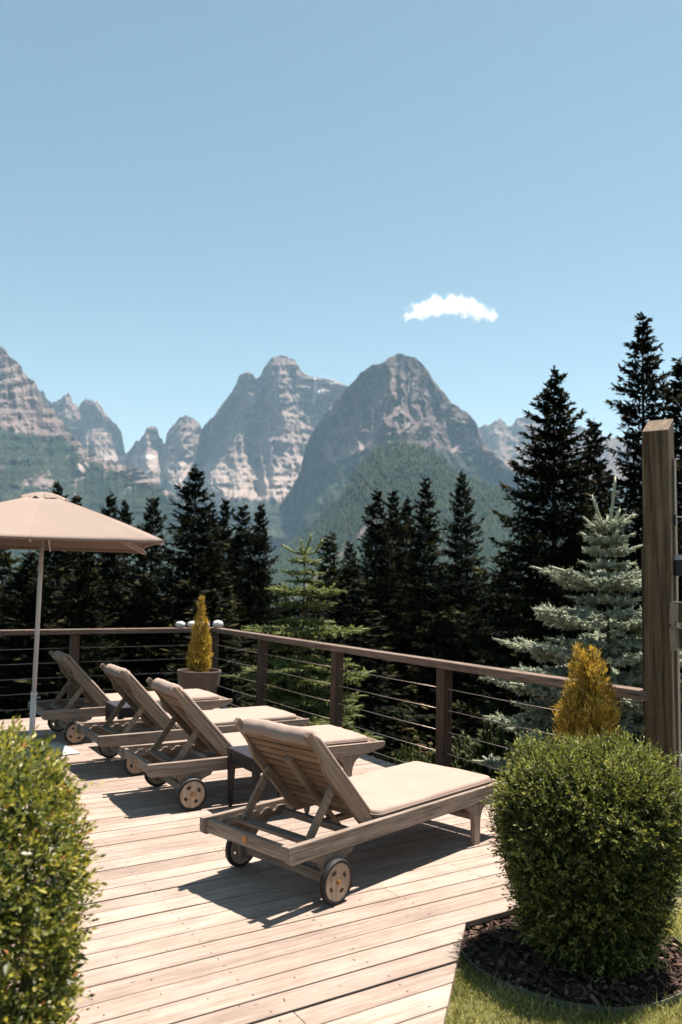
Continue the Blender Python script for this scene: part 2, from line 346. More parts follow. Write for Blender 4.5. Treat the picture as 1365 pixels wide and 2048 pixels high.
# ------------------------------------------------------------------ mountains (real size, kilometres away)
def interp(pts, x): 
    p = np.array(pts, float); return np.interp(x, p[:, 0], p[:, 1])
cone_sites = []
def mountain(label, sky, D_sky, D_bot, bot, seed, rib=150, ribw=55, strat=60, strath=90, prof=(0.35, 2.0), rough=3.0,
             veg=None, scree_streak=None, snow=None, forest=0, step=2.6, back=1400, cone=(11, 20), tone=1.0, ridges=None, lean=0.0):
    x0, x1 = sky[0][0], sky[-1][0]
    xs = np.arange(x0, x1 + step, step); ny = max(24, int((bot - min(p[1] for p in sky)) / step))
    ys0 = interp(sky, xs) - rough * 2 * (fbm(xs / 26.0, xs * 0 + seed, seed, 5) - 0.5) - rough * 1.2 * (fbm(xs / 7.0, xs * 0 + 3.3, seed + 9, 3, True) - 0.6)
    t = np.linspace(0, 1, ny) ** 1.15
    X = np.repeat(xs[None], ny, 0); T = np.repeat(t[:, None], len(xs), 1)
    Y = ys0[None] + T * (bot - ys0[None])
    Ds = interp(D_sky, xs)[None] if hasattr(D_sky, '__len__') else D_sky
    a, p = prof
    D = Ds - (Ds - D_bot) * (a * T + (1 - a) * T ** p)
    wx = X + 24 * (fbm(X / 60, Y / 60, seed + 30, 4) - 0.5) * 2
    rb = fbm(wx / ribw, Y / (ribw * 4.5), seed, 5, True) - 0.55
    rb2 = fbm(wx / (ribw * 0.35), Y / (ribw * 0.8), seed + 5, 4, True) - 0.55
    big = fbm(X / (ribw * 2.6), Y / (ribw * 2.6), seed + 11, 3) - 0.5
    fade = 0.35 + 0.65 * sstep(0, 0.12, T)
    rb3 = fbm(wx / (ribw * 0.12), Y / (ribw * 0.22), seed + 15, 4, True) - 0.55
    D = D - fade * (rib * (rb * 1.15 + rb2 * 0.8 + rb3 * 0.30) + rib * 2.2 * big)
    if ridges is not None: D = D + interp(ridges, wx - lean * (Y - ys0[None])) * (0.3 + 0.7 * sstep(0, 0.2, T))
    if strat:
        z = (1166 - Y) / F_PX * Ds
        zz = z / strath + 1.4 * fbm(X / 70, Y / 40, seed + 3, 4) + (X - x0) * 0.0015
        fr = zz - np.floor(zz)
        D = D + strat * (sstep(0.62, 1.0, fr) - fr)
        zz = z / (strath * 0.37) + 1.2 * fbm(X / 40, Y / 25, seed + 4, 4)
        fr = zz - np.floor(zz)
        D = D + strat * 0.4 * (sstep(0.55, 1.0, fr) - fr)
    P = at_dist(X, Y, D)
    # far side: the ridge falls away behind
    rows = []
    for k in (1, 2, 3, 4):
        q = at_dist(xs, ys0, D[0] + back * k / 4); q[:, 2] = P[0][:, 2] * (1 - k / 4.0) ** 1.2 - 40 * k
        rows.append(q)
    P = np.concatenate([np.array(rows[::-1]), P], 0)
    nb = 4; n, mcol = P.shape[:2]
    VG = np.zeros((n, mcol)); SC = np.zeros((n, mcol)); SN = np.zeros((n, mcol))
    if veg is not None: VG[nb:] = veg(X, Y)
    if scree_streak is not None: SC[nb:] = scree_streak(X, Y)
    if snow is not None: SN[nb:] = snow(X, Y)
    idx = np.arange(n * mcol).reshape(n, mcol)
    F = np.stack([idx[:-1, :-1], idx[1:, :-1], idx[1:, 1:], idx[:-1, 1:]], -1).reshape(-1, 4)
    me = mesh_np('mountain', P.reshape(-1, 3), F, dict(veg=VG.ravel(), scree_streak=SC.ravel(), snow=SN.ravel(), tone=np.full(SC.size, tone)))
    o = link('mountain', me, M['rock']); props(o, label, None, None, 'structure')
    if forest:
        Pv = P[nb:].reshape(-1, 3); w = np.clip(VG[nb:].ravel() - 0.45 + 0.9 * (fbm(X / 22, Y / 16, seed + 70, 4).ravel() - 0.5), 0, 1) * (D.ravel() / 1000) ** 1
        w = w / w.sum(); r2 = np.random.default_rng(seed)
        pick = r2.choice(len(Pv), forest, p=w)
        q = Pv[pick] + r2.normal(0, 1, (forest, 3)) * np.array([6, 14, 1.0])
        cone_sites.append((q, r2.uniform(cone[0], cone[1], forest), r2.uniform(0, 1, forest)))
    return o
gauss = lambda X, Y, x, y, sx, sy: np.exp(-((X - x) / sx) ** 2 - ((Y - y) / sy) ** 2)
def below(pts, soft=14): return lambda X, Y: sstep(-soft, soft, Y - interp(pts, X))

mountain('jagged pale rock towers behind the left massif', [(60, 800), (76, 790), (86, 786), (98, 797), (108, 806), (120, 796), (129, 784), (138, 783), (147, 800), (158, 808), (170, 803),
          (186, 803), (200, 811), (212, 825), (222, 843), (236, 858), (243, 868), (247, 886), (252, 905), (300, 930), (340, 950)],
         7400, 6200, 1010, 21, rib=120, ribw=20, strat=14, strath=120, prof=(0.25, 2.2), rough=13, step=1.9, ridges=[(60, 300), (95, 100), (108, 160), (134, 0), (150, 160), (190, 20), (225, 220), (260, 420), (340, 700)],
         veg=below([(60, 990), (340, 985)]), scree_streak=below([(60, 940), (230, 905), (270, 900), (340, 925)]))
mountain('small twin rock towers between the two massifs', [(215, 925), (245, 915), (256, 904), (266, 895), (276, 878), (288, 864), (297, 853), (308, 851), (316, 856), (318, 868), (325, 874), (328, 890), (331, 884), (334, 862), (345, 848),
          (360, 835), (373, 828), (382, 831), (392, 842), (400, 846), (403, 860), (410, 880), (440, 910), (480, 930)],
         7000, 5200, 1080, 33, rib=110, ribw=24, strat=20, strath=110, prof=(0.2, 2.0), rough=9, step=1.9, ridges=[(215, 500), (262, 260), (304, 0), (328, 260), (336, 160), (374, 0), (402, 220), (480, 500)],
         veg=below([(215, 1000), (330, 960), (480, 1030)], 25), scree_streak=below([(215, 915), (300, 915), (330, 918), (400, 925), (480, 960)], 10),
         snow=lambda X, Y: gauss(X, Y, 292, 914, 18, 3))
mountain('broad flat-topped rock massif with pale ledges', [(372, 960), (388, 920), (398, 880), (402, 862), (412, 848), (430, 830), (440, 812), (452, 799), (464, 782), (472, 768), (479, 749), (492, 745), (506, 748), (514, 757), (521, 750),
          (528, 733), (538, 722), (548, 713), (560, 711), (572, 714), (580, 718), (588, 716), (597, 728), (603, 742), (618, 750), (634, 754), (650, 757), (668, 758), (682, 764), (692, 771), (704, 780), (740, 800), (800, 830)],
         6300, 4500, 1075, 45, rib=165, ribw=34, strat=50, strath=150, prof=(0.25, 2.0), rough=4, step=2.1, ridges=[(372, 900), (405, 600), (450, 330), (480, 120), (500, 160), (520, 300), (535, 160), (565, 0), (585, 60), (604, 240), (640, 330), (690, 420), (800, 700)], lean=-0.05,
         veg=below([(372, 1010), (470, 1000), (560, 1000), (800, 1000)], 25),
         scree_streak=lambda X, Y: np.clip(0.8 * sstep(-10, 12, Y - interp([(372, 930), (430, 925), (470, 915), (520, 935), (600, 915), (800, 900)], X)) + 0.7 * gauss(X, Y, 600, 835, 40, 14) + 0.5 * gauss(X, Y, 540, 860, 40, 8), 0, 1),
         snow=lambda X, Y: np.clip(gauss(X, Y, 661, 763, 13, 4) + gauss(X, Y, 631, 775, 2.6, 22) + gauss(X, Y, 627, 802, 2.5, 9) + 0.8 * gauss(X, Y, 642, 783, 7, 3), 0, 1))
mountain('distant pale rock ridge beyond the right spruces', [(900, 880), (940, 862), (966, 850), (978, 846), (990, 839), (1000, 834), (1008, 838), (1014, 846), (1026, 846), (1040, 839), (1052, 833), (1066, 830), (1085, 845), (1110, 860), (1140, 858), (1158, 851), (1170, 855), (1190, 870), (1240, 880), (1370, 890)],
         7600, 6000, 1080, 57, rib=100, ribw=36, strat=10, strath=130, prof=(0.3, 1.9), rough=7,
         veg=below([(900, 950), (1060, 955), (1370, 970)], 30), scree_streak=lambda X, Y: np.clip(0.9 * gauss(X, Y, 990, 856, 22, 12) + 0.7 * gauss(X, Y, 1035, 930, 40, 20), 0, 1))
mountain('steep grey rock peak with a wooded foot, right of centre', [(480, 1130), (510, 1085), (532, 1052), (545, 1030), (560, 1012), (578, 985), (592, 960), (602, 938), (608, 905), (614, 886), (624, 862), (640, 842), (658, 818), (676, 796), (692, 778), (706, 764), (722, 745),
          (738, 733), (748, 728), (760, 727), (770, 722), (780, 714), (792, 708), (806, 708), (818, 712), (832, 717), (842, 726), (850, 736), (858, 744), (868, 762), (880, 776), (892, 790), (902, 802), (914, 812), (928, 821), (940, 828),
          (950, 840), (958, 858), (966, 880), (980, 900), (1000, 918), (1020, 936), (1050, 958), (1090, 985), (1140, 1010), (1200, 1040)],
         4700, 2900, 1190, 63, rib=190, ribw=44, strat=6, strath=120, prof=(0.42, 1.7), rough=3.6, step=2.2,
         veg=below([(480, 1060), (560, 1010), (600, 960), (640, 935), (690, 915), (740, 895), (800, 885), (860, 895), (920, 905), (1000, 930), (1200, 1000)], 40),
         scree_streak=lambda X, Y: np.clip(0.8 * sstep(0.55, 0.8, fbm((X + Y * 0.9) / 42, (Y - X) / 160, 5, 4)) * sstep(820, 900, Y) + 0.55 * sstep(0.56, 0.72, fbm((X - Y * 0.6) / 30, (Y + X * 0.4) / 90, 15, 4)), 0, 1), tone=0.58, ridges=[(440, 1250), (560, 950), (650, 560), (700, 330), (745, 200), (775, 40), (800, 0), (835, 40), (880, 150), (905, 120), (960, 330), (1060, 520), (1200, 700)], lean=-0.10, forest=18000, cone=(8, 15))  # beside scree, the second noise term paints lit stripes into the rock colour
def m1veg(X, Y): return sstep(-20, 20, Y - interp([(-60, 840), (0, 845), (40, 862), (90, 872), (125, 868), (160, 905), (200, 928), (260, 960), (320, 980), (430, 1040)], X)) * (1 - 0.75 * gauss(X, Y, 85, 965, 34, 20)) * (1 - 0.8 * gauss(X, Y, 165, 930, 12, 18)) * (1 - 0.45 * sstep(0.58, 0.68, fbm((X + Y) / 20, (Y - 0.5 * X) / 34, 41, 5)))
mountain('left massif of banded rock above dark wooded slopes', [(-90, 640), (-60, 655), (-30, 672), (-8, 688), (4, 692), (10, 700), (20, 714), (30, 722), (42, 730), (48, 742), (60, 756), (70, 765), (76, 778), (84, 800), (96, 812), (108, 818), (120, 835), (130, 855),
          (142, 872), (160, 890), (185, 905), (215, 920), (245, 930), (275, 940), (300, 955), (330, 975), (365, 1000), (400, 1020), (450, 1060), (520, 1110)],
         [(-90, 5400), (140, 5000), (300, 4300), (520, 3300)], 2700, 1200, 77, rib=80, ribw=44, strat=50, strath=75, prof=(0.45, 1.6), rough=8,
         veg=m1veg, scree_streak=lambda X, Y: np.clip(0.9 * gauss(X - 0.9 * Y, X * 0, 155 - 0.9 * 925, 0, 9, 1) * sstep(905, 915, Y) * sstep(960, 940, Y) + 0.5 * sstep(0.5, 0.7, fbm(X / 30, Y / 20, 8, 4)) * sstep(200, 290, X), 0, 1),
         forest=21000, cone=(8, 15))
mountain('rounded forested foothill below the right peak', [(440, 1190), (520, 1130), (560, 1105), (600, 1080), (640, 1040), (680, 1000), (705, 962), (725, 935), (745, 912), (765, 898), (785, 890), (810, 889), (835, 895), (860, 905), (885, 922), (905, 940), (930, 955), (955, 966), (985, 972), (1010, 985), (1040, 1008), (1080, 1030), (1140, 1060), (1220, 1090)],
         2900, 1500, 1215, 91, rib=110, ribw=60, strat=0, prof=(0.6, 1.5), rough=2.0, veg=lambda X, Y: 0.95 - 0.8 * gauss(X, Y, 705, 970, 14, 9) - 0.5 * gauss(X + Y, X * 0, 1790, 0, 14, 1) * sstep(1000, 1040, Y),
         forest=25000, cone=(10, 21))
# the woods on those slopes, too many to count
Vs, Fs, Ts = [], [], []; base = 0
for q, h, tn in cone_sites:
    k = len(q); ang = rng.uniform(0, 6.28, k); w = h * rng.uniform(0.16, 0.24, k)
    vv = np.zeros((k, 5, 3))
    for j in range(4):
        a_ = ang + j * math.pi / 2
        vv[:, j, 0] = q[:, 0] + w * np.cos(a_); vv[:, j, 1] = q[:, 1] + w * np.sin(a_); vv[:, j, 2] = q[:, 2] - 2
    vv[:, 4] = q; vv[:, 4, 2] += h
    ids = base + np.arange(k)[:, None] * 5
    for j in range(4): Fs.append(np.concatenate([ids + j, ids + (j + 1) % 4, ids + 4], 1))
    Vs.append(vv.reshape(-1, 3)); Ts.append(np.repeat(tn, 5)); base += 5 * k
o = link('far_forest', mesh_np('far_forest', np.concatenate(Vs), np.concatenate(Fs), dict(tint=np.concatenate(Ts))), M['cone'])
props(o, 'dense conifer woods covering the lower mountain slopes', None, None, 'stuff')

# ------------------------------------------------------------------ ground sheet to the horizon
def ground_z(x, y):
    d = np.hypot(x, y)
    u = x * E1[0] + y * E1[1]; v = x * E2[0] + y * E2[1]
    out = np.maximum(np.maximum(u - 4.5, v - 10.0), 0)          # how far past the deck's outer edges
    z = -0.09 - 0.5 * sstep(0, 1.0, out) - np.interp(out, [0, 3, 10, 30, 60, 150, 600, 1500, 3000, 12000], [0, 0.8, 3.2, 9, 16, 35, 95, 150, 180, 180])
    return z + (fbm(x / 9, y / 9, 3, 4) - 0.5) * np.minimum(out * 0.12, 6)
rad = np.concatenate([np.linspace(0.0, 14, 60), 14 * (10500 / 14) ** np.linspace(0.02, 1, 110)])
an = np.linspace(0, 2 * math.pi, 145)[:-1]
RR, AA = np.meshgrid(rad, an, indexing='ij')
gx, gy = RR * np.sin(AA), RR * np.cos(AA); gz = ground_z(gx, gy)
n, k = gx.shape; idx = np.arange(n * k).reshape(n, k); nx = np.roll(idx, -1, 1)
Fg = np.stack([idx[:-1], nx[:-1], nx[1:], idx[1:]], -1).reshape(-1, 4)
o = link('ground', mesh_np('ground', np.stack([gx, gy, gz], -1).reshape(-1, 3), Fg, smooth=True), M['floor']); props(o, kind='structure')

# haze over the whole valley
bm = bmesh.new(); bx(bm, -11500, 11500, -11500, 11500, -260, 2150)
hz = from_bm('haze', bm); props(hz, kind='stuff')
mt = bpy.data.materials.new('valley haze'); mt.use_nodes = True; nt = mt.node_tree
for nd in list(nt.nodes):
    if nd.type == 'BSDF_PRINCIPLED': nt.nodes.remove(nd)
pv = nt.nodes.new('ShaderNodeVolumePrincipled'); pv.inputs['Density'].default_value = HAZE
pv.inputs['Color'].default_value = (0.48, 0.76, 1.0, 1); pv.inputs['Absorption Color'].default_value = (1, 1, 1, 1); pv.inputs['Anisotropy'].default_value = 0.1
nt.links.new(pv.outputs[0], nt.nodes['Material Output'].inputs['Volume']); hz.data.materials.append(mt)

# the one small cloud, above the haze
cp = at_dist(893.0, 622.0, 8200.0)
cl_w, cl_h, cl_d = 8200 * 88 / F_PX, 8200 * 36 / F_PX, 240.0
bm = bmesh.new(); bmesh.ops.create_icosphere(bm, subdivisions=4, radius=1.25)
for v in bm.verts: v.co.z = max(-1.05, min(1.05, v.co.z))
cl = from_bm('cloud', bm, loc=tuple(cp)); cl.scale = (cl_w, cl_d, cl_h); cl.rotation_euler = (0, 0.03, -math.atan2(cp[0], cp[1]))
props(cl, 'single small white cloud above the right peak', 'cloud')
mt = bpy.data.materials.new('cloud vapour'); mt.use_nodes = True; nt = mt.node_tree
for nd in list(nt.nodes):
    if nd.type == 'BSDF_PRINCIPLED': nt.nodes.remove(nd)
tc = N(nt, 'TexCoord'); sp = nt.nodes.new('ShaderNodeSeparateXYZ'); nt.links.new(tc.outputs['Object'], sp.inputs[0])
mp = N(nt, 'Mapping'); mp.inputs['Scale'].default_value = (3.0, 1.4, 1.05); nt.links.new(tc.outputs['Object'], mp.inputs[0])
nz = N(nt, 'TexNoise', Scale=1.7, Detail=6.0, Roughness=0.58); nt.links.new(mp.outputs[0], nz.inputs['Vector'])
x2 = math_(nt, 'POWER', math_(nt, 'ABSOLUTE', math_(nt, 'SUBTRACT', sp.outputs[0], 0.08)), 2.0)
arch = math_(nt, 'SUBTRACT', sp.outputs[2], math_(nt, 'SUBTRACT', 0.32, math_(nt, 'MULTIPLY', x2, 0.62)))
a2 = math_(nt, 'POWER', math_(nt, 'ABSOLUTE', math_(nt, 'DIVIDE', arch, 0.50)), 2.0)
y2 = math_(nt, 'POWER', math_(nt, 'ABSOLUTE', sp.outputs[1]), 2.0)
shp = math_(nt, 'SUBTRACT', 0.78, math_(nt, 'ADD', math_(nt, 'ADD', a2, math_(nt, 'MULTIPLY', y2, 0.8)), math_(nt, 'MULTIPLY', math_(nt, 'POWER', x2, 2.0), 0.62)))
den = math_(nt, 'ADD', shp, math_(nt, 'MULTIPLY_ADD', nz.outputs[0], 5.0, -2.55))
mr = nt.nodes.new('ShaderNodeMapRange'); mr.inputs[1].default_value = 0.0; mr.inputs[2].default_value = 1.3; mr.inputs[4].default_value = 0.015; mr.interpolation_type = 'SMOOTHSTEP'; nt.links.new(den, mr.inputs[0])
pv = nt.nodes.new('ShaderNodeVolumePrincipled'); pv.inputs['Color'].default_value = (1, 1, 1, 1); pv.inputs['Anisotropy'].default_value = 0.0
nt.links.new(mr.outputs[0], pv.inputs['Density']); nt.links.new(pv.outputs[0], nt.nodes['Material Output'].inputs['Volume']); cl.data.materials.append(mt)

# ------------------------------------------------------------------ deck of weathered boards
deck = empty('wooden_deck', (0, 0, 0), DECK_ROT); deck['kind'] = 'structure'
PITCHB = 0.1405; EDGE_U, FAR_V, LEFT_U = 4.43, 10.03, 0.62
CORNER = (2.72, 3.115)
def right_end(v): return EDGE_U if v >= CORNER[1] - 1e-4 else CORNER[0] - (CORNER[1] - v) * 1.04
rb = random.Random(3)
v0 = CORNER[1] - 20 * PITCHB
nb = 20 + int(round((FAR_V - CORNER[1]) / PITCHB))
screws = bmesh.new()
for i in range(nb):
    va = v0 + i * PITCHB; g = rb.choice([0.006, 0.007, 0.008, 0.009, 0.010, 0.012])
    if i in (12, 17): g = 0.019
    vb = va + PITCHB - g
    ra, rb_ = right_end(va + 1e-3), right_end(vb)
    left = LEFT_U - rb.uniform(0, 0.012)
    if min(ra, rb_) - left < 0.2: continue
    cuts = [left]
    if rb.random() < 0.62:
        c = rb.uniform(1.5, max(1.7, min(ra, rb_) - 0.6))
        if c < min(ra, rb_) - 0.3: cuts.append(c)
    cuts.append(None)
    for a_, b_ in zip(cuts, cuts[1:]):
        bm = bmesh.new()
        e0, e1_ = (ra, rb_) if b_ is None else (b_ - 0.003, b_ - 0.003)
        dz = rb.uniform(-0.0015, 0.0015)
        prism(bm, [(a_, va), (e0, va), (e1_, vb), (a_, vb)], 'z', -0.028 + dz, dz)
        o = from_bm('board', bm, M['deck'], deck, bevel=0.0022, seg=1)
        for su in np.arange(0.95, 4.4, 0.56):
            if a_ + 0.03 < su < min(e0, e1_) - 0.02:
                for sv_ in (va + 0.03, vb - 0.03):
                    if rb.random() < 0.85:
                        cx_, cy_ = su + rb.uniform(-0.008, 0.008), sv_ + rb.uniform(-0.004, 0.004)
                        screws.faces.new([screws.verts.new((cx_ + 0.0052 * math.cos(t_), cy_ + 0.0052 * math.sin(t_), dz + 0.0006)) for t_ in np.linspace(0, 2 * math.pi, 7)[:-1]])
o = from_bm('screw_heads', screws, M['darkmetal'], deck); o['kind'] = 'stuff'
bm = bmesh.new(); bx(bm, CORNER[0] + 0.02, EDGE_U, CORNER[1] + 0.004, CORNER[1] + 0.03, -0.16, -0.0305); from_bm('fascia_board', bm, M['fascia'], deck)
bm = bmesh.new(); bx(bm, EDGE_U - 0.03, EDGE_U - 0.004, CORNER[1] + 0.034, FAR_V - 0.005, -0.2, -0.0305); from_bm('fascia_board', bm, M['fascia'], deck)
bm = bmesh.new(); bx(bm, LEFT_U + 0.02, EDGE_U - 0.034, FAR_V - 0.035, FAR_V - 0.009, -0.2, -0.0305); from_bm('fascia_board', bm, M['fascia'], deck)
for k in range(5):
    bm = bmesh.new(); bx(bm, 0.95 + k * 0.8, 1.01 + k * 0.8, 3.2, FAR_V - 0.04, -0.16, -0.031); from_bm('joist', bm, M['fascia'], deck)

rn = np.random.default_rng(77); k = 420
nu, nv = rn.uniform(0.8, 4.2, k), rn.uniform(2.6, 9.5, k); ok = nu < np.where(nv > CORNER[1] + 0.02, 4.3, CORNER[0] - 0.1 - (CORNER[1] - nv) * 1.04); nu, nv = nu[ok], nv[ok]; k = len(nu)
an_ = rn.uniform(0, 6.28, k); ll = rn.uniform(0.006, 0.022, k); w_ = rn.uniform(0.0008, 0.0022, k)
dx_, dy_ = np.cos(an_), np.sin(an_); V = []
for sa, sb in ((-1, -1), (1, -1), (1, 1), (-1, 1)): V.append(np.stack([nu + sa * dx_ * ll / 2 - sb * dy_ * w_, nv + sa * dy_ * ll / 2 + sb * dx_ * w_, np.full(k, 0.0035)], 1))
o = link('fallen_needles', mesh_np('fallen_needles', np.stack(V, 1).reshape(-1, 3), np.arange(4 * k).reshape(-1, 4)), M['twig'], deck); o['kind'] = 'stuff'

# lawn, bed and gravel
bm = bmesh.new()
for p in ((0.2, 1.5), (4.2, 1.5), (4.2, 4.6), (0.2, 4.6)): bm.verts.new((*p, -0.055))
bm.faces.new(bm.verts); o = from_bm('lawn', bm, M['lawn']); props(o, kind='structure')
BED = np.array([1.13, 3.90]); BED_R = 0.53
bm = bmesh.new()
c_ = bm.verts.new((BED[0], BED[1], -0.04))
ring_ = [bm.verts.new((BED[0] + BED_R * math.cos(a_), BED[1] + BED_R * math.sin(a_), -0.055)) for a_ in np.linspace(0, 2 * math.pi, 49)[:-1]]
for i in range(48): bm.faces.new((c_, ring_[i], ring_[(i + 1) % 48]))
o = from_bm('flower_bed', bm, M['earth'], smooth=True); props(o, kind='structure')
bm = bmesh.new(); prev = None
for a_ in np.linspace(math.radians(172), math.radians(372), 60):
    c, s_ = math.cos(a_), math.sin(a_); zt = -0.024 + 0.004 * math.sin(5 * a_)
    cur = [bm.verts.new((BED[0] + r_ * c, BED[1] + r_ * s_, z)) for r_, z in ((BED_R, -0.12), (BED_R + 0.004, -0.12), (BED_R + 0.006, zt), (BED_R + 0.002, zt))]
    if prev:
        for j in range(4): bm.faces.new((prev[j], prev[(j + 1) % 4], cur[(j + 1) % 4], cur[j]))
    prev = cur
o = from_bm('garden_edging', bm, M['edging'], smooth=False); props(o, 'curved grey metal edging strip round the bark bed', 'edging')
bm = bmesh.new()
for p in ((2.0, 4.3), (3.6, 4.3), (3.6, 5.9), (2.5, 5.9)): bm.verts.new((*p, -0.05))
bm.faces.new(bm.verts); o = from_bm('gravel_path', bm, M['gravel']); props(o, kind='structure')

def leaves(name, P, A, Nn, L, Wd, tint, fold=0.25):
    """rhombic leaves: base P, direction A, surface normal Nn"""
    P, A, Nn = (np.asarray(q, float) for q in (P, A, Nn)); L = np.asarray(L)[:, None]; Wd = np.asarray(Wd)[:, None]
    A = A / np.linalg.norm(A, axis=1, keepdims=True)
    B = np.cross(Nn, A); B /= np.linalg.norm(B, axis=1, keepdims=True) + 1e-9
    U = np.cross(A, B)
    mid = P + A * L * 0.48
    V = np.stack([P, mid + B * Wd / 2 + U * Wd * fold, P + A * L, mid - B * Wd / 2 + U * Wd * fold], 1).reshape(-1, 3)
    i = np.arange(len(P))[:, None] * 4
    F = np.concatenate([np.concatenate([i, i + 2, i + 1], 1), np.concatenate([i, i + 3, i + 2], 1)])
    return mesh_np(name, V, F, dict(tint=np.repeat(tint, 4)))
def unit(k, r_): 
    q = r_.normal(0, 1, (k, 3)); return q / np.linalg.norm(q, axis=1, keepdims=True)

# bark chips and grass
r2 = np.random.default_rng(11)
bm = bmesh.new(); tl = []
for i in range(1500):
    a_, r_ = r2.uniform(0, 2 * math.pi), BED_R * 0.99 * math.sqrt(r2.uniform(0, 1))
    px, py = BED[0] + r_ * math.cos(a_), BED[1] + r_ * math.sin(a_)
    l, w, h = r2.uniform(0.012, 0.045), r2.uniform(0.008, 0.02), r2.uniform(0.003, 0.007)
    mx = Matrix.Translation((px, py, -0.046 + 0.014 * (1 - r_ / BED_R) + r2.uniform(0, 0.012))) @ Matrix.Rotation(r2.uniform(0, 6.28), 4, 'Z') @ Matrix.Rotation(r2.normal(0, 0.4), 4, 'X') @ Matrix.Rotation(r2.normal(0, 0.35), 4, 'Y')
    vs = bx(bm, -l / 2, l / 2, -w / 2, w / 2, 0, h)
    for v in vs: v.co += Vector((r2.normal(0, l * 0.1), r2.normal(0, w * 0.15), 0))
    bmesh.ops.transform(bm, matrix=mx, verts=vs); tl += [r2.beta(1.5, 2.2)] * 8
o = from_bm('bark_mulch', bm, M['mulch']); o.data.attributes.new('tint', 'FLOAT', 'POINT').data.foreach_set('value', np.array(tl, np.float32))
props(o, 'loose brown bark chips in the round bed', None, None, 'stuff')
def off_deck(px, py):
    u = px * E1[0] + py * E1[1]; v = px * E2[0] + py * E2[1]
    return ~((v > CORNER[1] - 0.0) & (u < EDGE_U)) & (u > CORNER[0] + 0.005 - (CORNER[1] - v) * 1.04)
k = 90000
px, py = r2.uniform(0.3, 2.6, k), r2.uniform(2.5, 4.4, k)
creep = r2.uniform(0, 1, k) ** 3 * 0.02
ok = off_deck(px + creep, py - creep) & (np.hypot(px - BED[0], py - BED[1]) > BED_R + 0.004)
dens = fbm(px / 0.12, py / 0.12, 4, 3); ok &= r2.uniform(0, 1, k) < 0.35 + 0.9 * dens
px, py = px[ok], py[ok]; k = len(px)
edge = np.hypot(px - BED[0], py - BED[1]) - BED_R
edge = np.minimum(edge, np.maximum(0, (px * E1[0] + py * E1[1]) - (CORNER[0] - (CORNER[1] - (px * E2[0] + py * E2[1])) * 1.04)))
A = np.stack([r2.normal(0, 0.8, k), r2.normal(0, 0.8, k), np.ones(k)], 1)
L = r2.uniform(0.022, 0.055, k) * (1 + 0.9 * np.exp(-edge / 0.05) * (r2.uniform(0, 1, k) < 0.3))
tn = np.clip(0.25 + 0.9 * (fbm(px / 0.25, py / 0.25, 14, 3) - 0.35) + r2.normal(0, 0.22, k), 0, 1)
o = link('grass', leaves('grass', np.stack([px, py, np.full(k, -0.058)], 1), A, unit(k, r2), L, r2.uniform(0.0022, 0.0042, k), tn, 0.1), M['grass'])
props(o, 'short sunlit lawn grass beside the deck', None, None, 'stuff')

# ------------------------------------------------------------------ railings
def railing(label, along, posts, wires_z, u0=None, v0=None, ext=(0, 0)):
    t = empty('cable_railing', (0, 0, 0), DECK_ROT); props(t, label, 'railing', 'cable railings round the deck')
    a, b_ = posts[0] - ext[0], posts[-1] + ext[1]
    bm = bmesh.new()
    if along == 'v': bx(bm, u0 - 0.005, u0 + 0.125, a, b_, 0.9, 0.966)
    else: bx(bm, a, b_, v0 - 0.005, v0 + 0.125, 0.9, 0.966)
    rl = from_bm('handrail', bm, M['rail_y' if along == 'v' else 'rail_x'], t, bevel=0.008)
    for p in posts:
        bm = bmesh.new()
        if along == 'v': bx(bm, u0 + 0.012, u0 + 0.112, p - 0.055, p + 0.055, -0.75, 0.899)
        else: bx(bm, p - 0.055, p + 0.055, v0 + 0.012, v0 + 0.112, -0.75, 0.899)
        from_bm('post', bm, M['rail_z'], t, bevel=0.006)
    for p, q in zip(posts, posts[1:]):
        for z in wires_z:
            bm = bmesh.new(); sg = 0.004
            if along == 'v': tube(bm, [(u0 + 0.06, p + 0.05, z), (u0 + 0.06, (p + q) / 2, z - sg), (u0 + 0.06, q - 0.05, z)], 0.0036, 6)
            else: tube(bm, [(p + 0.05, v0 + 0.06, z), ((p + q) / 2, v0 + 0.06, z - sg), (q - 0.05, v0 + 0.06, z)], 0.0036, 6)
            from_bm('wire', bm, M['wire'], t, smooth=True)
    return t
WZ = (0.718, 0.53, 0.339, 0.148, -0.046)
railing('wooden railing with steel cables running along the right side of the deck', 'v', [3.86, 5.70, 7.54, 9.37, 11.02], WZ, u0=4.64, ext=(0.36, -0.125))
railing('wooden railing with steel cables along the far end behind the parasol', 'u', [-0.6, 0.85, 2.71, 4.70], WZ, v0=10.9, ext=(0.1, 0.065))

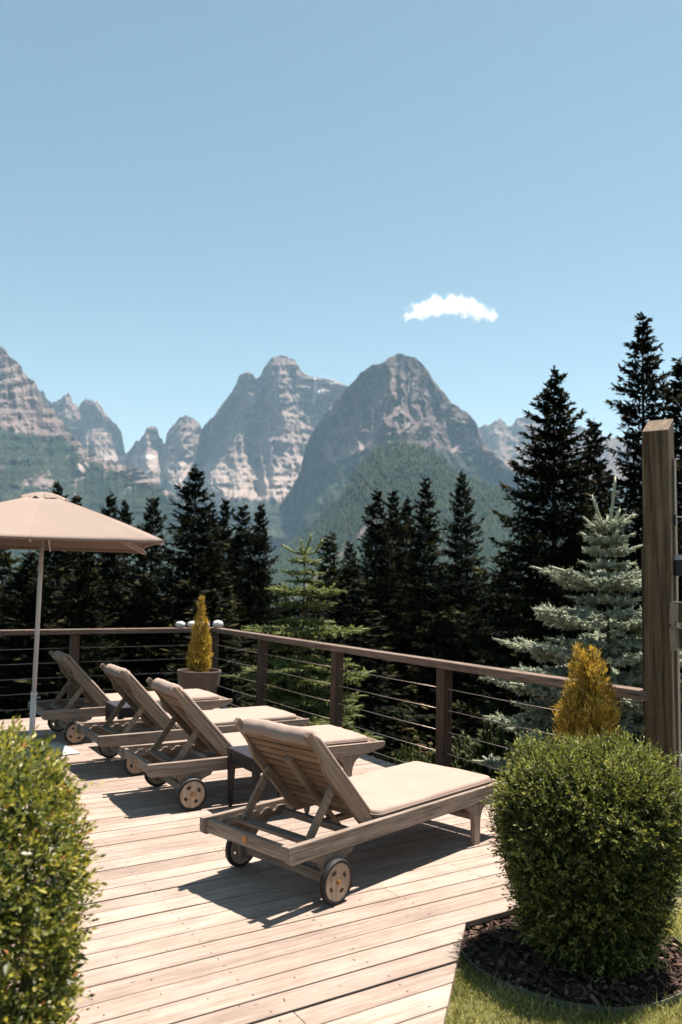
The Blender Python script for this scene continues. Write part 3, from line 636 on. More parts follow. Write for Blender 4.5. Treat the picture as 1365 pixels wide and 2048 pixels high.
# ------------------------------------------------------------------ sun loungers
WL, ZT, ZB, LEN = 0.72, 0.345, 0.253, 2.02
HX, HZ = 0.70, 0.335
BD = Vector((-0.682, 0, 0.731)); BN = Vector((0.731, 0, 0.682))
BACK = Matrix(((BD.x, 0, BN.x, HX), (0, 1, 0, 0), (BD.z, 0, BN.z, HZ), (0, 0, 0, 1)))    # (s, y, w) -> lounger space
def back_prism(bm, pts, y0, y1):
    vs = prism(bm, pts, 'y', y0, y1); bmesh.ops.transform(bm, matrix=BACK, verts=vs)
def back_box(bm, s0, s1, y0, y1, w0, w1): bx(bm, s0, s1, y0, y1, w0, w1, BACK)
WHEEL_R = 0.113
def wheel_disc_bm(r0, r1, t):
    bm = bmesh.new(); nA = 48; radii = [0.0, 0.02, 0.045, 0.068, r1]
    hole = lambda ir, ia: ir == 2 and (ia % 12) in (2, 3, 4, 5)
    F = {}
    for side in (0, 1):
        y = (-t / 2, t / 2)[side]
        g = {}
        for ir, r_ in enumerate(radii):
            for ia in range(nA):
                if ir == 0 and ia: g[0, ia] = g[0, 0]; continue
                a_ = 2 * math.pi * ia / nA; rr = r_
                g[ir, ia] = bm.verts.new((rr * math.cos(a_), y, rr * math.sin(a_)))
        F[side] = g
        for ir in range(len(radii) - 1):
            for ia in range(nA):
                if hole(ir, ia): continue
                q = [g[ir, ia], g[ir + 1, ia], g[ir + 1, (ia + 1) % nA], g[ir, (ia + 1) % nA]]
                q = list(dict.fromkeys(q)); bm.faces.new(q if side else q[::-1])
    def wall(k0, k1): bm.faces.new((F[0][k0], F[0][k1], F[1][k1], F[1][k0]))
    for ia in range(nA): wall((4, ia), (4, (ia + 1) % nA))
    for ia in range(nA):
        if hole(2, ia):
            wall((2, ia), (2, (ia + 1) % nA)); wall((3, ia), (3, (ia + 1) % nA))
            if not hole(2, ia - 1): wall((2, ia), (3, ia))
            if not hole(2, ia + 1): wall((2, (ia + 1) % nA), (3, (ia + 1) % nA))
    return bm
def cushion_bm(x0, x1, y0, y1, z0, z1, seed, nx_=36, ny_=16, rnd=0.022, bow=0.010):
    """a stuffed pad: rounded edge, soft uneven top"""
    bm = bmesh.new(); r3 = random.Random(seed)
    xs = np.concatenate([[0, .004, .010, .018], np.linspace(.026, 1 - .026, nx_), [1 - .018, 1 - .010, 1 - .004, 1]])
    ys = np.concatenate([[0, .01, .025, .045], np.linspace(.07, .93, ny_), [.955, .975, .99, 1]])
    X, Y = np.meshgrid(x0 + xs * (x1 - x0), y0 + ys * (y1 - y0), indexing='ij')
    ex = np.minimum(X - x0, x1 - X); ey = np.minimum(Y - y0, y1 - Y)
    e = np.minimum(ex, ey); tt = np.clip(e / rnd, 0, 1); dome = np.sqrt(1 - (1 - tt) ** 2)
    zm = (z0 + z1) / 2
    nzs = (fbm(X / 0.22, Y / 0.22, seed, 3) - 0.5) * bow * 1.3 + (fbm(X / 0.06, Y / 0.10, seed + 3, 2) - 0.5) * bow * 0.35
    top = zm + (z1 - zm) * dome + nzs * tt + bow * 0.6 * sstep(0, 0.25, ey); botm = zm - (zm - z0) * dome
    n_, k_ = X.shape
    # round the plan corners
    cr = 0.05
    for arr in (0,):
        cxn = np.clip(X, x0 + cr, x1 - cr); cyn = np.clip(Y, y0 + cr, y1 - cr)
        dx_, dy_ = X - cxn, Y - cyn; dd = np.maximum(abs(dx_), abs(dy_)); hyp = np.hypot(dx_, dy_) + 1e-9
        X = cxn + dx_ * np.where(hyp > 1e-6, dd / hyp, 1); Y = cyn + dy_ * np.where(hyp > 1e-6, dd / hyp, 1)
    T = [[bm.verts.new((X[i, j], Y[i, j], top[i, j])) for j in range(k_)] for i in range(n_)]
    Bv = [[T[i][j] if (i in (0, n_ - 1) or j in (0, k_ - 1)) else bm.verts.new((X[i, j], Y[i, j], botm[i, j])) for j in range(k_)] for i in range(n_)]
    for i in range(n_ - 1):
        for j in range(k_ - 1):
            bm.faces.new((T[i][j], T[i + 1][j], T[i + 1][j + 1], T[i][j + 1]))
            q = list(dict.fromkeys((Bv[i][j], Bv[i][j + 1], Bv[i + 1][j + 1], Bv[i + 1][j])))
            if len(q) > 2 and not all(v in (T[i][j], T[i + 1][j], T[i + 1][j + 1], T[i][j + 1]) for v in q): bm.faces.new(q)
    return bm
def make_lounger():
    t = empty('sun_lounger')
    for y0, y1 in ((0.0, 0.034), (WL - 0.034, WL)):
        bm = bmesh.new()
        rail = [(0.0, ZT), (0.0, ZB + 0.03), (0.008, ZB + 0.010), (0.03, ZB), (1.80, ZB), (1.86, ZB + 0.006), (1.93, ZB + 0.028), (1.99, ZB + 0.040), (2.01, ZB + 0.052), (LEN, ZT - 0.02), (LEN - 0.004, ZT)]
        prism(bm, rail, 'y', y0, y1); from_bm('side_rail', bm, M['teak_x'], t, bevel=0.004)
    bm = bmesh.new(); bx(bm, 0.022, 0.052, 0.0345, WL - 0.0345, ZB + 0.012, ZT - 0.012); hb = from_bm('head_bar', bm, M['teak_y'], t, bevel=0.003)
    bm = bmesh.new(); tube(bm, [(0.0215, WL / 2, 0.302), (0.017, WL / 2, 0.302)], [0.021, 0.019], 20); from_bm('badge', bm, M['badge'], hb)
    bm = bmesh.new(); bx(bm, LEN - 0.06, LEN - 0.025, 0.0345, WL - 0.0345, ZB + 0.045, ZT - 0.004); from_bm('foot_bar', bm, M['teak_y'], t, bevel=0.003)
    # notched racks inside the rails, for the back's props
    for y0, y1 in ((0.036, 0.056), (WL - 0.056, WL - 0.036)):
        pts = [(0.06, 0.262), (0.60, 0.262), (0.60, 0.312)]
        for k in range(4, -1, -1):
            x = 0.09 + k * 0.10
            pts += [(x + 0.085, 0.318), (x + 0.05, 0.318), (x + 0.035, 0.300), (x + 0.018, 0.292), (x, 0.300)]
        pts += [(0.06, 0.312)]
        bm = bmesh.new(); prism(bm, pts, 'y', y0, y1); from_bm('notched_rack', bm, M['teak_x'], t)
    # brackets that carry the wheels, front legs
    for y0, y1 in ((0.004, 0.036), (WL - 0.036, WL - 0.004)):
        bm = bmesh.new()
        pts = [(0.165, ZB - 0.001), (0.175, ZB - 0.014), (0.20, ZB - 0.022), (0.225, ZB - 0.03), (0.245, ZB - 0.055), (0.262, ZB - 0.085), (0.275, 0.075), (0.30, 0.060), (0.345, 0.060), (0.372, 0.078), (0.382, 0.120), (0.392, ZB - 0.072), (0.412, ZB - 0.048), (0.445, ZB - 0.034), (0.475, ZB - 0.024), (0.49, ZB - 0.001)]
        prism(bm, pts, 'y', y0, y1); from_bm('wheel_bracket', bm, M['teak_z'], t, bevel=0.003)
        bm = bmesh.new()
        pts = [(1.545, ZB - 0.001), (1.55, ZB - 0.018), (1.585, ZB - 0.028), (1.61, ZB - 0.05), (1.625, ZB - 0.085), (1.632, ZB - 0.12), (1.632, 0.0), (1.70, 0.0), (1.70, ZB - 0.12), (1.708, ZB - 0.085), (1.725, ZB - 0.05), (1.75, ZB - 0.03), (1.785, ZB - 0.018), (1.79, ZB - 0.001)]
        prism(bm, pts, 'y', y0, y1); from_bm('leg', bm, M['teak_z'], t, bevel=0.003)
    bm = bmesh.new(); bx(bm, 1.645, 1.685, 0.0365, WL - 0.0365, 0.150, 0.195); from_bm('stretcher', bm, M['teak_y'], t, bevel=0.003)
    bm = bmesh.new(); bx(bm, 0.305, 0.345, 0.0365, WL - 0.0365, 0.088, 0.140); from_bm('stretcher', bm, M['teak_y'], t, bevel=0.003)
    bm = bmesh.new(); bx(bm, 0.56, 0.60, 0.0565, WL - 0.0565, 0.262, 0.297); from_bm('cross_bar', bm, M['teak_y'], t, bevel=0.003)
    bm = bmesh.new(); bx(bm, 0.62, 1.62, WL / 2 - 0.02, WL / 2 + 0.02, 0.258, 0.288); from_bm('centre_beam', bm, M['teak_x'], t)
    # wheels
    for sgn, yc in ((-1, -0.020), (1, WL + 0.020)):
        w = from_bm('wheel', wheel_disc_bm(0.02, 0.094, 0.026), M['rim'], t, loc=(0.325, yc, WHEEL_R))
        bm = bmesh.new(); tor = []
        prof = [(0.0945, -0.017), (0.107, -0.017), (WHEEL_R, -0.009), (WHEEL_R, 0.009), (0.107, 0.017), (0.0945, 0.017)]
        for ia in range(40):
            a_ = 2 * math.pi * ia / 40; tor.append([bm.verts.new((r_ * math.cos(a_), y, r_ * math.sin(a_))) for r_, y in prof])
        for ia in range(40):
            A_, B_ = tor[ia], tor[(ia + 1) % 40]
            for j in range(6): bm.faces.new((A_[j], A_[(j + 1) % 6], B_[(j + 1) % 6], B_[j]))
        from_bm('tyre', bm, M['rubber'], w, smooth=False)
        bm = bmesh.new(); tube(bm, [(0, 0.012 * sgn, 0), (0, 0.017 * sgn, 0), (0, 0.0171 * sgn, 0), (0, 0.026 * sgn, 0), (0, 0.028 * sgn, 0)], [0.016, 0.016, 0.010, 0.010, 0.006], 16); from_bm('hub_cap', bm, M['brass'], w)
    bm = bmesh.new(); tube(bm, [(0.325, -0.005, WHEEL_R), (0.325, WL + 0.005, WHEEL_R)], 0.007, 8); from_bm('axle', bm, M['darkmetal'], t)
    # seat slats
    for k in range(16):
        x = 0.745 + k * 0.077
        bm = bmesh.new(); bx(bm, x, x + 0.060, 0.0355, WL - 0.0355, ZT - 0.030, ZT - 0.012); from_bm('seat_slat', bm, M['slat'], t, bevel=0.002)
    for y0, y1 in ((0.035, 0.052), (WL - 0.052, WL - 0.035)):
        bm = bmesh.new(); bx(bm, 0.74, 1.95, y0, y1, ZT - 0.056, ZT - 0.0305); from_bm('slat_batten', bm, M['teak_x'], t)
    # the raised back
    for y0, y1 in ((0.058, 0.088), (WL - 0.088, WL - 0.058)):
        bm = bmesh.new()
        pts = [(-0.03, -0.002), (0.10, -0.001), (0.735, 0.0), (0.745, -0.010), (0.738, -0.042), (0.60, -0.045), (0.555, -0.052), (0.525, -0.066), (0.49, -0.078), (0.10, -0.078), (0.03, -0.074), (-0.03, -0.05)]
        back_prism(bm, pts, y0, y1); from_bm('back_stile', bm, M['teak_b'], t, bevel=0.004)
    for k in range(10):
        s = 0.035 + k * 0.058
        bm = bmesh.new(); back_box(bm, s, s + 0.046, 0.0885, WL - 0.0885, -0.034, -0.020); from_bm('back_slat', bm, M['slat'], t, bevel=0.002)
    bm = bmesh.new(); back_box(bm, 0.617, 0.685, 0.0885, WL - 0.0885, -0.036, -0.018); from_bm('back_slat', bm, M['slat'], t, bevel=0.004)
    bm = bmesh.new(); back_box(bm, -0.10, 0.515, WL / 2 - 0.026, WL / 2 + 0.026, -0.062, -0.0345); from_bm('back_spine', bm, M['teak_b'], t, bevel=0.003)
    A_ = BACK @ Vector((0.36, 0, -0.05)); foot = Vector((0.235, 0, 0.305))
    for y in (0.101, WL - 0.101):
        bm = bmesh.new(); bar(bm, (A_.x, y, A_.z), (foot.x, y, foot.z), 0.022, 0.046, (1, 0, 0.6)); from_bm('back_prop', bm, M['teak_b'], t, bevel=0.003)
    bm = bmesh.new(); bx(bm, 0.200, 0.268, 0.060, WL - 0.060, 0.292, 0.314); from_bm('prop_bar', bm, M['teak_y'], t, bevel=0.003)
    # cushions
    from_bm('seat_cushion', cushion_bm(0.70, 1.90, 0.030, WL - 0.030, ZT - 0.008, ZT + 0.038, 5), M['fabric'], t, smooth=True)
    sc_ = t.children[-1]; bm = bmesh.new(); loop = []
    for cx_, cy_, a0 in ((1.85, WL - 0.08, 0), (0.75, WL - 0.08, 1), (0.75, 0.08, 2), (1.85, 0.08, 3)):
        for q_ in range(6):
            a_ = (a0 + q_ / 5) * math.pi / 2; loop.append((cx_ + 0.0515 * math.cos(a_), cy_ + 0.0515 * math.sin(a_), ZT + 0.015))
    tube(bm, loop + [loop[0]], 0.0035, 6); from_bm('piping', bm, M['fabric'], sc_, smooth=True)
    bm = cushion_bm(0.012, 0.690, 0.060, WL - 0.060, 0.002, 0.034, 9)
    bmesh.ops.transform(bm, matrix=BACK, verts=bm.verts); bc = from_bm('back_cushion', bm, M['fabric'], t, smooth=True)
    bm = bmesh.new()
    prof = [(0.655, 0.030), (0.685, 0.040), (0.708, 0.034), (0.720, 0.014), (0.718, -0.014), (0.704, -0.038), (0.680, -0.047), (0.668, -0.045), (0.668, -0.040), (0.684, -0.036), (0.694, -0.020), (0.696, 0.000), (0.682, 0.012), (0.655, 0.008)]
    ny_ = 26; rows = []
    for j in range(ny_ + 1):
        fy = j / ny_; y = 0.092 + (WL - 0.184) * fy
        wv_ = 0.0028 * math.sin(fy * 11 + 0.5) + 0.0022 * math.sin(fy * 29 + 1) + 0.0012 * math.sin(fy * 71)
        pinch = 0.012 * (math.exp(-(fy / 0.03) ** 2) + math.exp(-((1 - fy) / 0.03) ** 2))
        rows.append([bm.verts.new(BACK @ Vector((s - pinch + (wv_ if s > 0.69 else wv_ * 0.3), y, w + (wv_ * 0.8 if w < -0.03 else 0)))) for s, w in prof])
    for A2, B2 in zip(rows, rows[1:]):
        for j in range(len(prof)): bm.faces.new((A2[j], A2[(j + 1) % len(prof)], B2[(j + 1) % len(prof)], B2[j]))
    bm.faces.new(rows[0]); bm.faces.new(rows[-1][::-1])
    from_bm('head_flap', bm, M['fabric'], bc, smooth=True)
    return t
def copy_tree(o, parent=None):
    c = o.copy(); COL.objects.link(c)
    if parent is not None: c.parent = parent
    for ch in list(o.children): copy_tree(ch, c)
    return c
lounger = make_lounger()
spots = [(-0.222, 4.045, 43.2, 'wooden wheeled sun lounger nearest the camera, standing alone before the round bush'),
         (-1.32, 5.742, 59.0, 'wooden sun lounger behind the nearest one, with a dark woven table at its side'),
         (-1.963, 6.719, 57.6, 'middle wooden sun lounger of the rear three, its foot end towards the railing'),
         (-2.874, 7.921, 58.4, 'farthest wooden sun lounger, beside the parasol pole and the far railing')]
for i, (x, y, az, lab) in enumerate(spots):
    o = lounger if i == 0 else copy_tree(lounger)
    o.location = (x, y, 0.001); o.rotation_euler = (0, 0, math.pi / 2 - math.radians(az))
    for ch in o.children:
        if ch.name.startswith('seat_cushion'): ch.location = ((0, -0.012, 0.006, -0.01)[i], (0, 0.006, -0.008, 0.004)[i], 0)
    props(o, lab, 'sun lounger', 'sun loungers on the deck')

# ------------------------------------------------------------------ woven side tables
def make_table():
    t = empty('side_table')
    bm = bmesh.new(); bx(bm, -0.235, 0.235, -0.235, 0.235, 0.395, 0.425); from_bm('table_top', bm, M['resin'], t, bevel=0.006)
    for sx in (-1, 1):
        for sy in (-1, 1):
            bm = bmesh.new(); vs = bx(bm, -0.026, 0.026, -0.026, 0.026, 0.012, 0.3945)
            for v in vs:
                if v.co.z < 0.1: v.co.x *= 0.62; v.co.y *= 0.62
            bmesh.ops.translate(bm, vec=(sx * 0.206, sy * 0.206, 0), verts=vs); lg = from_bm('leg', bm, M['resin'], t, bevel=0.003)
            bm = bmesh.new(); bx(bm, sx * 0.206 - 0.011, sx * 0.206 + 0.011, sy * 0.206 - 0.011, sy * 0.206 + 0.011, 0, 0.0118); from_bm('foot', bm, M['rubber'], lg)
    for sx in (-1, 1):
        bm = bmesh.new(); bx(bm, sx * 0.206 - 0.018, sx * 0.206 + 0.018, -0.1795, 0.1795, 0.325, 0.3945); from_bm('apron', bm, M['resin'], t)
        bm = bmesh.new(); bx(bm, -0.1795, 0.1795, sx * 0.206 - 0.018, sx * 0.206 + 0.018, 0.325, 0.3945); from_bm('apron', bm, M['resin'], t)
    return t
tb = make_table()
for i, (u, v, lab) in enumerate(((2.74, 5.30, 'dark woven side table between the two nearest loungers'), (2.56, 7.86, 'dark woven side table half hidden between the two farthest loungers'))):
    o = tb if i == 0 else copy_tree(tb)
    o.location = tuple(UV(u, v, 0.001)); o.rotation_euler = (0, 0, DECK_ROT); props(o, lab, 'side table', 'woven side tables')

# ------------------------------------------------------------------ parasol
pc = np.array([-2.90, 7.745]); PA = math.radians(16.5)
par = empty('parasol', (pc[0], pc[1], 0.001), PA); props(par, 'large square beige parasol on a white pole at the left', 'parasol')
bm = bmesh.new(); HS = 1.28; KX, KY = 1.06 / 1.28, 1.46 / 1.28; EZ, AZ_ = 1.965, 2.40; nr = 14; ne = 28
def canopy_pt(f, side, k):
    """f 0 at the vent .. 1 at the hem"""
    r0 = 0.165; q = (k / ne) * 2 - 1
    sag = 0.12 * (1 - q * q) * f ** 2
    d = r0 + (HS - sag - r0) * f
    a = (d, d * q * (HS * f + r0 * (1 - f)) / max(d, 1e-6) if f > 0 else d * q)
    p = (d, q * (r0 + (HS - r0) * f))
    z = AZ_ + (EZ - AZ_) * (0.86 * f + 0.14 * f * f) - 0.035 * (1 - abs(q)) * math.sin(math.pi * min(f, 1)) 
    c, s_ = math.cos(side * math.pi / 2), math.sin(side * math.pi / 2)
    z += 0.006 * f * f * math.sin(q * 17 + side) * abs(q) ** 3
    return ((p[0] * c - p[1] * s_) * KX, (p[0] * s_ + p[1] * c) * KY, z)
for side in range(4):
    g = [[bm.verts.new(canopy_pt(i / nr, side, k)) for k in range(ne + 1)] for i in range(nr + 1)]
    for i in range(nr):
        for k in range(ne): bm.faces.new((g[i][k], g[i + 1][k], g[i + 1][k + 1], g[i][k + 1]))
bmesh.ops.remove_doubles(bm, verts=bm.verts, dist=1e-4)
cn = from_bm('canopy', bm, M['canopy'], par, smooth=True)
so = cn.modifiers.new('cloth', 'SOLIDIFY'); so.thickness = 0.003; so.offset = 0
# hem strip
bm = bmesh.new()
for side in range(4):
    prev = None
    for k in range(ne + 1):
        p = canopy_pt(1.0, side, k); q = canopy_pt(0.97, side, k)
        cur = [bm.verts.new((p[0] * 1.002, p[1] * 1.002, p[2] + 0.004)), bm.verts.new((p[0] * 1.004, p[1] * 1.004, p[2] - 0.016)), bm.verts.new((q[0], q[1], q[2] - 0.010))]
        if prev:
            bm.faces.new((prev[0], cur[0], cur[1], prev[1])); bm.faces.new((prev[1], cur[1], cur[2], prev[2]))
        prev = cur
from_bm('hem', bm, M['canopy'], cn, smooth=True)
# ruffled vent cap
bm = bmesh.new(); rows = []
for i in range(9):
    f = i / 8
    row = []
    for k in range(96):
        a_ = 2 * math.pi * k / 96; sq = 1 / max(abs(math.cos(a_)), abs(math.sin(a_))); sq = 1 + (sq - 1) * 0.6
        ruf = f ** 1.6 * (0.016 * math.sin(9 * a_) + 0.010 * math.sin(17 * a_ + 1) + 0.006 * math.sin(29 * a_))
        r_ = 0.02 + 0.205 * f * sq
        row.append(bm.verts.new((r_ * math.cos(a_), r_ * math.sin(a_), 2.475 - 0.085 * f ** 1.5 + ruf)))
    rows.append(row)
for A_, B_ in zip(rows, rows[1:]):
    for k in range(96): bm.faces.new((A_[k], B_[k], B_[(k + 1) % 96], A_[(k + 1) % 96]))
bm.faces.new(rows[0])
vc = from_bm('vent_cap', bm, M['canopy'], par, smooth=True); so = vc.modifiers.new('cloth', 'SOLIDIFY'); so.thickness = 0.003
for k in range(8):
    a_ = math.pi / 4 * k; Rr = (HS * math.sqrt(2) if k % 2 else HS - 0.12) * 0.985
    rx, ry = Rr * math.cos(a_) * KX, Rr * math.sin(a_) * KY
    bm = bmesh.new(); bar(bm, (0.05 * math.cos(a_), 0.05 * math.sin(a_), AZ_ - 0.02), (rx, ry, EZ - 0.022), 0.016, 0.022); from_bm('rib', bm, M['whitemetal'], par)
    bm = bmesh.new(); bar(bm, (0.04 * math.cos(a_), 0.04 * math.sin(a_), 2.06), (rx * 0.5, ry * 0.5, AZ_ - 0.02 + (EZ - AZ_) * 0.5 - 0.014), 0.012, 0.016); from_bm('strut', bm, M['whitemetal'], par)
for side in range(4):
    for k in (0, ne // 2):
        bm = bmesh.new(); tube(bm, [tuple(Vector(canopy_pt(f, side, k)) + Vector((0, 0, 0.001))) for f in np.linspace(0.0, 1.0, 12)], 0.0032 if k == 0 else 0.0022, 5); from_bm('seam', bm, M['canopy'], cn, smooth=True)
bm = bmesh.new(); tube(bm, [(0, 0, 0.50), (0, 0, 2.46)], 0.0215, 20); from_bm('pole', bm, M['whitemetal'], par, smooth=True)
bm = bmesh.new(); tube(bm, [(0, 0, 0.014), (0, 0, 0.53)], 0.0265, 20); sl = from_bm('pole_sleeve', bm, M['whitemetal'], par, smooth=True)
bm = bmesh.new(); tube(bm, [(0, 0, 0.52), (0, 0, 0.55)], 0.0305, 20); from_bm('collar', bm, M['whitemetal'], sl)
bm = bmesh.new(); tube(bm, [(0.026, -0.01, 0.50), (0.06, -0.02, 0.50)], 0.009, 10); from_bm('clamp_knob', bm, M['lampgrey'], sl)
bm = bmesh.new(); tube(bm, [(0, 0, 2.03), (0, 0, 2.09)], 0.04, 16); from_bm('runner', bm, M['whitemetal'], par)
bm = bmesh.new(); bx(bm, -0.3, 0.3, -0.3, 0.3, 0.0, 0.012)
bmesh.ops.rotate(bm, cent=(0, 0, 0), matrix=Matrix.Rotation(math.radians(38) - PA, 3, 'Z'), verts=bm.verts)
bmesh.ops.translate(bm, vec=(0.06, -0.055, 0), verts=bm.verts); from_bm('base_plate', bm, M['plate'], par, bevel=0.002)

# ------------------------------------------------------------------ potted golden conifers
def pot_profile(s):
    return [(0.165 * s, 0), (0.175 * s, 0.004), (0.222 * s, 0.33 * s), (0.224 * s, 0.335 * s), (0.252 * s, 0.338 * s), (0.275 * s, 0.505 * s), (0.274 * s, 0.522 * s), (0.252 * s, 0.522 * s), (0.246 * s, 0.47 * s)]
def thuja_leaves(h, prof, seed, count, size, spires):
    """many upright sprays on a clump of spires (x, y, height share, width share)"""
    r3 = np.random.default_rng(seed); P, A, Nn, T = [], [], [], []
    wt = np.array([q[2] * q[3] for q in spires]); wt = wt / wt.sum()
    for (sx, sy, sh, sw), wk in zip(spires, wt):
        n_ = int(count * wk)
        zz = r3.uniform(0, 1, n_) ** 0.9; rmax = interp(prof, zz) * sw
        an_ = r3.uniform(0, 2 * math.pi, n_)
        lump = 1 + 0.9 * (fbm(an_ * 1.9 + seed, zz * 9 + sx * 50, seed, 3) - 0.5)
        rr = rmax * lump * r3.uniform(0.2, 1.0, n_) ** 0.45
        lean = zz * 1.0
        base = np.stack([rr * np.cos(an_) + sx * (0.45 + 0.55 * lean), rr * np.sin(an_) + sy * (0.45 + 0.55 * lean), zz * h * sh], 1)
        out = np.stack([np.cos(an_), np.sin(an_), np.zeros(n_)], 1)
        for j in range(4):
            d = out * r3.uniform(0.25, 1.1, (n_, 1)) + np.array([0, 0, 1.0]) + r3.normal(0, 0.4, (n_, 3))
            P.append(base + r3.normal(0, 0.007, (n_, 3))); A.append(d); Nn.append(out + r3.normal(0, 0.6, (n_, 3)) + np.array([0, 0, 0.4]))
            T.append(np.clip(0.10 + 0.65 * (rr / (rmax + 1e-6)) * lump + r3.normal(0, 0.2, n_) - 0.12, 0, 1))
    P, A, Nn, T = (np.concatenate(q) for q in (P, A, Nn, T))
    k_ = len(P)
    return leaves('foliage', P, A, Nn, r3.uniform(0.5, 1.9, k_) * size, r3.uniform(0.14, 0.26, k_) * size, T, 0.15)
def potted(label, loc, s, h, prof, seed, count, size, spires):
    t = empty('potted_conifer', loc); props(t, label, 'potted plant', 'golden conifers in clay pots')
    bm = bmesh.new(); lathe(bm, pot_profile(s), 48); from_bm('pot', bm, M['pot'], t, bevel=0.004)
    bm = bmesh.new(); lathe(bm, [(0.02, 0.485 * s), (0.15 * s, 0.485 * s), (0.243 * s, 0.478 * s), (0.243 * s, 0.472 * s)], 32); from_bm('soil', bm, M['soil'], t)
    bm = bmesh.new(); tube(bm, [(0, 0, 0.47 * s), (0.008, 0, 0.47 * s + h * 0.4), (0, 0.004, 0.47 * s + h * 0.9)], [0.014, 0.009, 0.003], 8)
    for k in range(9):
        a_ = k * 2.4; z = 0.47 * s + h * (0.06 + 0.07 * k)
        tube(bm, [(0, 0, z), (0.05 * math.cos(a_), 0.05 * math.sin(a_), z + 0.04), (0.09 * math.cos(a_), 0.09 * math.sin(a_), z + 0.12)], [0.006, 0.005, 0.002], 5)
    from_bm('stem', bm, M['twig'], t, smooth=True)
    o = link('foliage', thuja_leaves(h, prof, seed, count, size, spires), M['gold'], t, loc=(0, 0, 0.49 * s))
    return t
pp = on_z(396, 1425)
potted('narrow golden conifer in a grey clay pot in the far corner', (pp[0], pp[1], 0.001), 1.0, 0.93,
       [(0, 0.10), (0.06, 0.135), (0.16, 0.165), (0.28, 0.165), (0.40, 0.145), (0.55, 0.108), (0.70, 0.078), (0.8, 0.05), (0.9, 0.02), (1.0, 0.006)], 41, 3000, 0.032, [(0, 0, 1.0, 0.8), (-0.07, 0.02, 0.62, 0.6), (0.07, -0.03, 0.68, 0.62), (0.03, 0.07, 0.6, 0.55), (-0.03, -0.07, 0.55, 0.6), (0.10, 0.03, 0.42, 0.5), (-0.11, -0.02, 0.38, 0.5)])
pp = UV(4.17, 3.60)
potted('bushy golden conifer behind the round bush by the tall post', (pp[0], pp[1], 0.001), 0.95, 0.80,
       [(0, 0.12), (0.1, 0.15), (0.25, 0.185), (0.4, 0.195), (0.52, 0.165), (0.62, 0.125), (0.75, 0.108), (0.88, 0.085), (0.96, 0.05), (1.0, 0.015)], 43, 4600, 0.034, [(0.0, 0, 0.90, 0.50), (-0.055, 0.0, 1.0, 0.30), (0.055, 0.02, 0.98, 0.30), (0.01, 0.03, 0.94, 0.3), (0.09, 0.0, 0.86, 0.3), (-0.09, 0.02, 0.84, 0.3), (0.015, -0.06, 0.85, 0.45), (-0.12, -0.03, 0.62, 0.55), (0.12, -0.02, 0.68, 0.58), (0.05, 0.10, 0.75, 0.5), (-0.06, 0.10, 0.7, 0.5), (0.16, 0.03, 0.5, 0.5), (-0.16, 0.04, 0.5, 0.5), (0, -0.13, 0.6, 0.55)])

# white stones on the corner of the handrail
for i, (px_, py_, sx, sy, sz, lab) in enumerate(((358, 1253, 0.068, 0.062, 0.052, 'round white stone, leftmost on the far handrail'), (383, 1253, 0.070, 0.06, 0.052, 'white stone half hidden behind the potted conifer tip'),
                                        (411, 1252.5, 0.075, 0.06, 0.050, 'flat white stone just right of the potted conifer'), (436, 1254, 0.080, 0.065, 0.062, 'largest white stone, on the corner of the handrails'))):
    p = on_z(px_, py_, 0.967)
    u_, v_ = p @ E1, p @ E2
    if i < 3: v_ = 10.965; u_ = (px_ - 358) / 25 * 0.175 + 4.18
    else: u_, v_ = 4.70, 10.83
    p = UV(u_, v_)
    bm = bmesh.new(); bmesh.ops.create_icosphere(bm, subdivisions=4, radius=1.0)
    for v in bm.verts:
        c = v.co; q = 1 + 0.10 * (float(fbm(np.array(c.x * 1.3 + i * 5), np.array(c.y * 1.3 + c.z), 5 + i, 3)) - 0.5) * 2
        dim = 0.22 * math.exp(-((c.x + 0.15) ** 2 + c.y ** 2) / 0.10) if c.z > 0 else 0
        v.co = Vector((c.x * sx * q, c.y * sy * q, (c.z - dim) * sz * q))
        if v.co.z < -sz * 0.8: v.co.z = -sz * 0.8
    o = from_bm('stone', bm, M['stone'], smooth=True, loc=(p[0], p[1], 0.967 + sz * 0.8), rot=(0, 0, i * 1.3)); props(o, lab, 'stone', 'white stones on the handrail')

